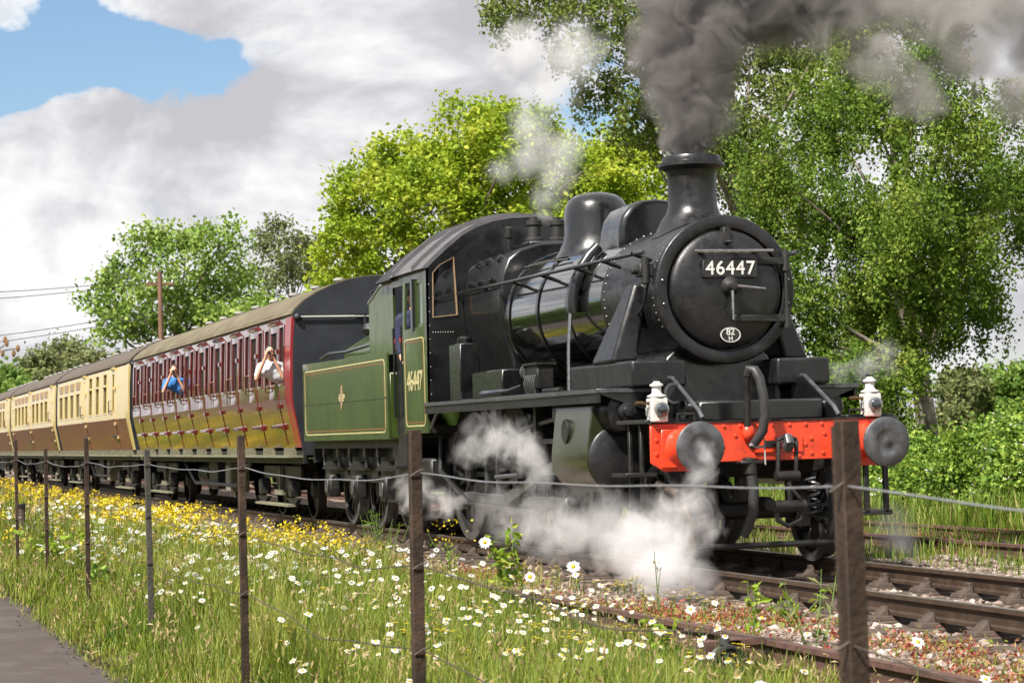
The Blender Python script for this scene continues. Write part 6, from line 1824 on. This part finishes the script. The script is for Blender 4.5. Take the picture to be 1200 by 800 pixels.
# dead leaves and crumbs of soil along the path edge
M_litter = leaf_mat('dead_leaf_litter', [(0, (0.025, 0.016, 0.010)), (0.6, (0.07, 0.045, 0.028)), (1, (0.16, 0.11, 0.06))], trans=0.1)
n = 9000
x = rng.uniform(-20, 9, n); e = np.array([-6.20 + 0.05 * math.sin(a * 1.7) for a in x])
y = e - np.abs(rng.normal(size=n)) * 0.12 + 0.08
k = rng.random(n) < np.clip(0.55 + 0.5 * vnoise(x, y, 1.5, 91), 0.1, 1)
V_, F_ = leaf_quads(np.stack([x[k], y[k], np.full(k.sum(), GZ + 0.02)], 1), 0.035, 0.022, 3.0)
tag(quads_mesh('leaf_litter', V_, F_, M_litter), 'dead leaves and soil crumbs along the edge of the path', 'litter', kind='stuff')
# ================================================================ smoke and steam
def plume(name, label, blobs, density, colour, nscale=3.0, amp=1.0, bias=0.30, detail=4.0, step=0.35, stretch=(1, 1, 1), seed=0.0, aniso=0.0, cat='steam', hull=1.0, warp=0.9, body=1.25):
    b = MB()
    for c, r in blobs:
        b.sphere(c, r * hull, 16, 12)
    rmin = min(r for c, r in blobs)
    o = b.build(name, None)
    md = o.modifiers.new('remesh', 'REMESH'); md.mode = 'VOXEL'; md.voxel_size = max(0.05, rmin * 0.22)
    m = bpy.data.materials.new(name + '_volume'); m.use_nodes = True
    nt = m.node_tree; nt.nodes.clear()
    out = nd(nt, 'ShaderNodeOutputMaterial')
    pv = nd(nt, 'ShaderNodeVolumePrincipled')
    pv.inputs['Color'].default_value = (*colour, 1); pv.inputs['Anisotropy'].default_value = aniso
    pv.inputs['Density Attribute'].default_value = ''
    tc = nd(nt, 'ShaderNodeTexCoord'); pos = tc.outputs['Object']
    shape = None
    for c, r in blobs:
        dist = nd(nt, 'ShaderNodeVectorMath'); dist.operation = 'DISTANCE'
        lk(nt, pos, dist.inputs[0]); dist.inputs[1].default_value = c
        v = mth(nt, 'SUBTRACT', 1.0, mth(nt, 'DIVIDE', dist.outputs['Value'], r), clamp=True)
        shape = v if shape is None else mth(nt, 'SMOOTH_MAX', shape, v, 0.15)
    mp = nd(nt, 'ShaderNodeMapping'); mp.inputs['Scale'].default_value = stretch; mp.inputs['Location'].default_value = (seed, seed * 0.7, -seed)
    lk(nt, pos, mp.inputs[0])
    n = nd(nt, 'ShaderNodeTexNoise'); n.inputs['Scale'].default_value = nscale; n.inputs['Detail'].default_value = detail; n.inputs['Roughness'].default_value = 0.55
    n.inputs['Distortion'].default_value = warp
    lk(nt, mp.outputs[0], n.inputs['Vector'])
    s1 = mth(nt, 'MULTIPLY', shape, body)
    if detail > 4.5: n.inputs['Roughness'].default_value = 0.62
    s2 = mth(nt, 'MULTIPLY', mth(nt, 'SUBTRACT', n.outputs['Fac'], 0.5), amp * 2.0)
    gate = mth(nt, 'MULTIPLY', shape, 8.0, clamp=True)
    dns = mth(nt, 'MULTIPLY', mth(nt, 'MULTIPLY', mth(nt, 'SUBTRACT', mth(nt, 'ADD', s1, s2), bias, clamp=True), gate), density)
    lk(nt, dns, pv.inputs['Density'])
    lk(nt, pv.outputs[0], out.inputs['Volume'])
    m.cycles.volume_step_rate = step
    o.data.materials.append(m)
    return tag(o, label, cat, kind='stuff')


SMOKE = (0.335, 0.315, 0.312)
STEAM = (0.96, 0.95, 0.96)
plume('smoke_column', 'dark brown-grey smoke pouring from the locomotive chimney',
      [((-2.25, 0, 3.86), 0.27), ((-2.25, 0, 4.08), 0.40), ((-2.3, 0.04, 4.42), 0.60), ((-2.35, 0.08, 4.85), 0.74), ((-2.35, 0.20, 5.35), 0.85), ((-2.25, 0.65, 5.35), 0.72), ((-2.3, 0.35, 5.9), 1.0), ((-2.15, 1.1, 5.6), 0.8)],
      17.0, SMOKE, nscale=2.6, amp=1.1, bias=0.28, detail=6, step=0.11, cat='smoke', warp=0.6, body=1.5)
plume('drifting_smoke', 'thin brown smoke drifting away above the birch',
      [((-2.1, 1.3, 5.3), 0.75), ((-2.0, 1.9, 5.35), 0.75), ((-2.0, 2.5, 5.35), 0.75), ((-1.9, 3.1, 5.4), 0.8), ((-1.9, 3.8, 5.4), 0.85), ((-1.9, 4.6, 5.5), 0.9), ((-2.0, 1.8, 4.75), 0.55), ((-1.9, 2.8, 4.75), 0.55), ((-1.9, 3.6, 4.8), 0.5), ((-2.0, 2.3, 4.45), 0.45), ((-1.9, 3.3, 4.4), 0.45)],
      7.0, (0.55, 0.525, 0.515), nscale=2.3, amp=1.05, bias=0.36, detail=5, step=0.11, seed=3.1, cat='smoke')
plume('safety_valve_steam', 'white steam blowing from the safety valves above the firebox',
      [((-6.88, 0, 3.72), 0.16), ((-6.85, 0.02, 3.92), 0.26), ((-6.75, 0.06, 4.05), 0.30), ((-6.6, 0.1, 4.2), 0.36), ((-6.5, 0.15, 4.4), 0.36), ((-6.75, 0.0, 4.55), 0.36), ((-6.9, -0.2, 4.35), 0.33), ((-7.1, -0.45, 4.25), 0.25), ((-6.9, -0.1, 4.75), 0.42), ((-6.7, 0.0, 5.15), 0.5), ((-6.4, 0.2, 5.5), 0.55), ((-6.7, -0.3, 5.6), 0.5)],
      2.2, STEAM, nscale=3.4, amp=1.0, bias=0.26, detail=5, step=0.12, seed=1.3)
plume('ground_steam', 'thin white steam drifting along the rail below the cylinders',
      [((0.1, -1.55, 0.30), 0.48), ((-0.5, -1.55, 0.30), 0.52), ((-1.1, -1.55, 0.35), 0.50), ((-1.8, -1.5, 0.32), 0.52), ((-2.6, -1.5, 0.34), 0.48), ((-3.4, -1.45, 0.36), 0.42), ((-4.3, -1.45, 0.38), 0.34)],
      1.5, STEAM, nscale=3.0, amp=1.6, bias=0.40, detail=5, step=0.10, seed=5.2)
plume('drain_cock_puff', 'dense white puff of steam low over the near rail in front of the step',
      [((1.0, -1.45, 0.08), 0.34), ((0.7, -1.5, 0.10), 0.44), ((0.35, -1.5, 0.16), 0.46), ((0.0, -1.5, 0.30), 0.36)],
      4.2, STEAM, nscale=3.2, amp=1.3, bias=0.34, detail=5, step=0.12, seed=8.4)
plume('drain_steam', 'grey steam rising past the near buffer from the drain cock',
      [((0.25, -0.98, 0.98), 0.20), ((0.20, -1.0, 0.80), 0.26), ((0.25, -1.05, 0.60), 0.30), ((0.15, -1.0, 0.38), 0.30), ((-0.1, -1.15, 0.45), 0.34)],
      3.4, STEAM, nscale=4.2, amp=1.6, bias=0.42, detail=5, step=0.13, seed=2.2)
plume('gland_steam', 'white steam wisps drifting in front of the driving wheels and valve gear',
      [((-5.3, -1.42, 1.05), 0.30), ((-5.1, -1.42, 1.25), 0.26), ((-4.4, -1.42, 1.05), 0.28), ((-4.0, -1.42, 1.18), 0.34), ((-3.6, -1.42, 1.10), 0.34), ((-3.2, -1.42, 0.98), 0.30), ((-2.95, -1.40, 0.80), 0.25)],
      3.0, STEAM, nscale=3.8, amp=1.7, bias=0.44, detail=5, step=0.12, seed=7.7)
plume('injector_steam', 'small puff of white steam below the locomotive cab',
      [((-7.9, -1.42, 0.50), 0.24), ((-7.6, -1.42, 0.62), 0.24), ((-8.2, -1.42, 0.62), 0.22), ((-7.0, -1.4, 0.45), 0.28), ((-6.3, -1.4, 0.45), 0.3)],
      3.6, STEAM, nscale=4.0, amp=1.6, bias=0.44, step=0.14, seed=9.1)
plume('far_side_steam', 'faint steam wisp beyond the smokebox on the far side',
      [((-2.0, 1.35, 1.72), 0.28), ((-2.0, 1.65, 1.78), 0.26), ((-2.2, 1.95, 1.86), 0.24)],
      1.8, STEAM, nscale=4.0, amp=1.4, bias=0.42, step=0.2, seed=4.1)
plume('trailing_steam', 'faint steam near the ballast behind the far front step',
      [((-0.8, 1.25, 0.35), 0.30), ((-0.8, 1.35, 0.15), 0.30), ((-1.2, 1.5, 0.2), 0.3)],
      1.8, STEAM, nscale=4.0, amp=1.4, bias=0.42, step=0.2, seed=6.1)
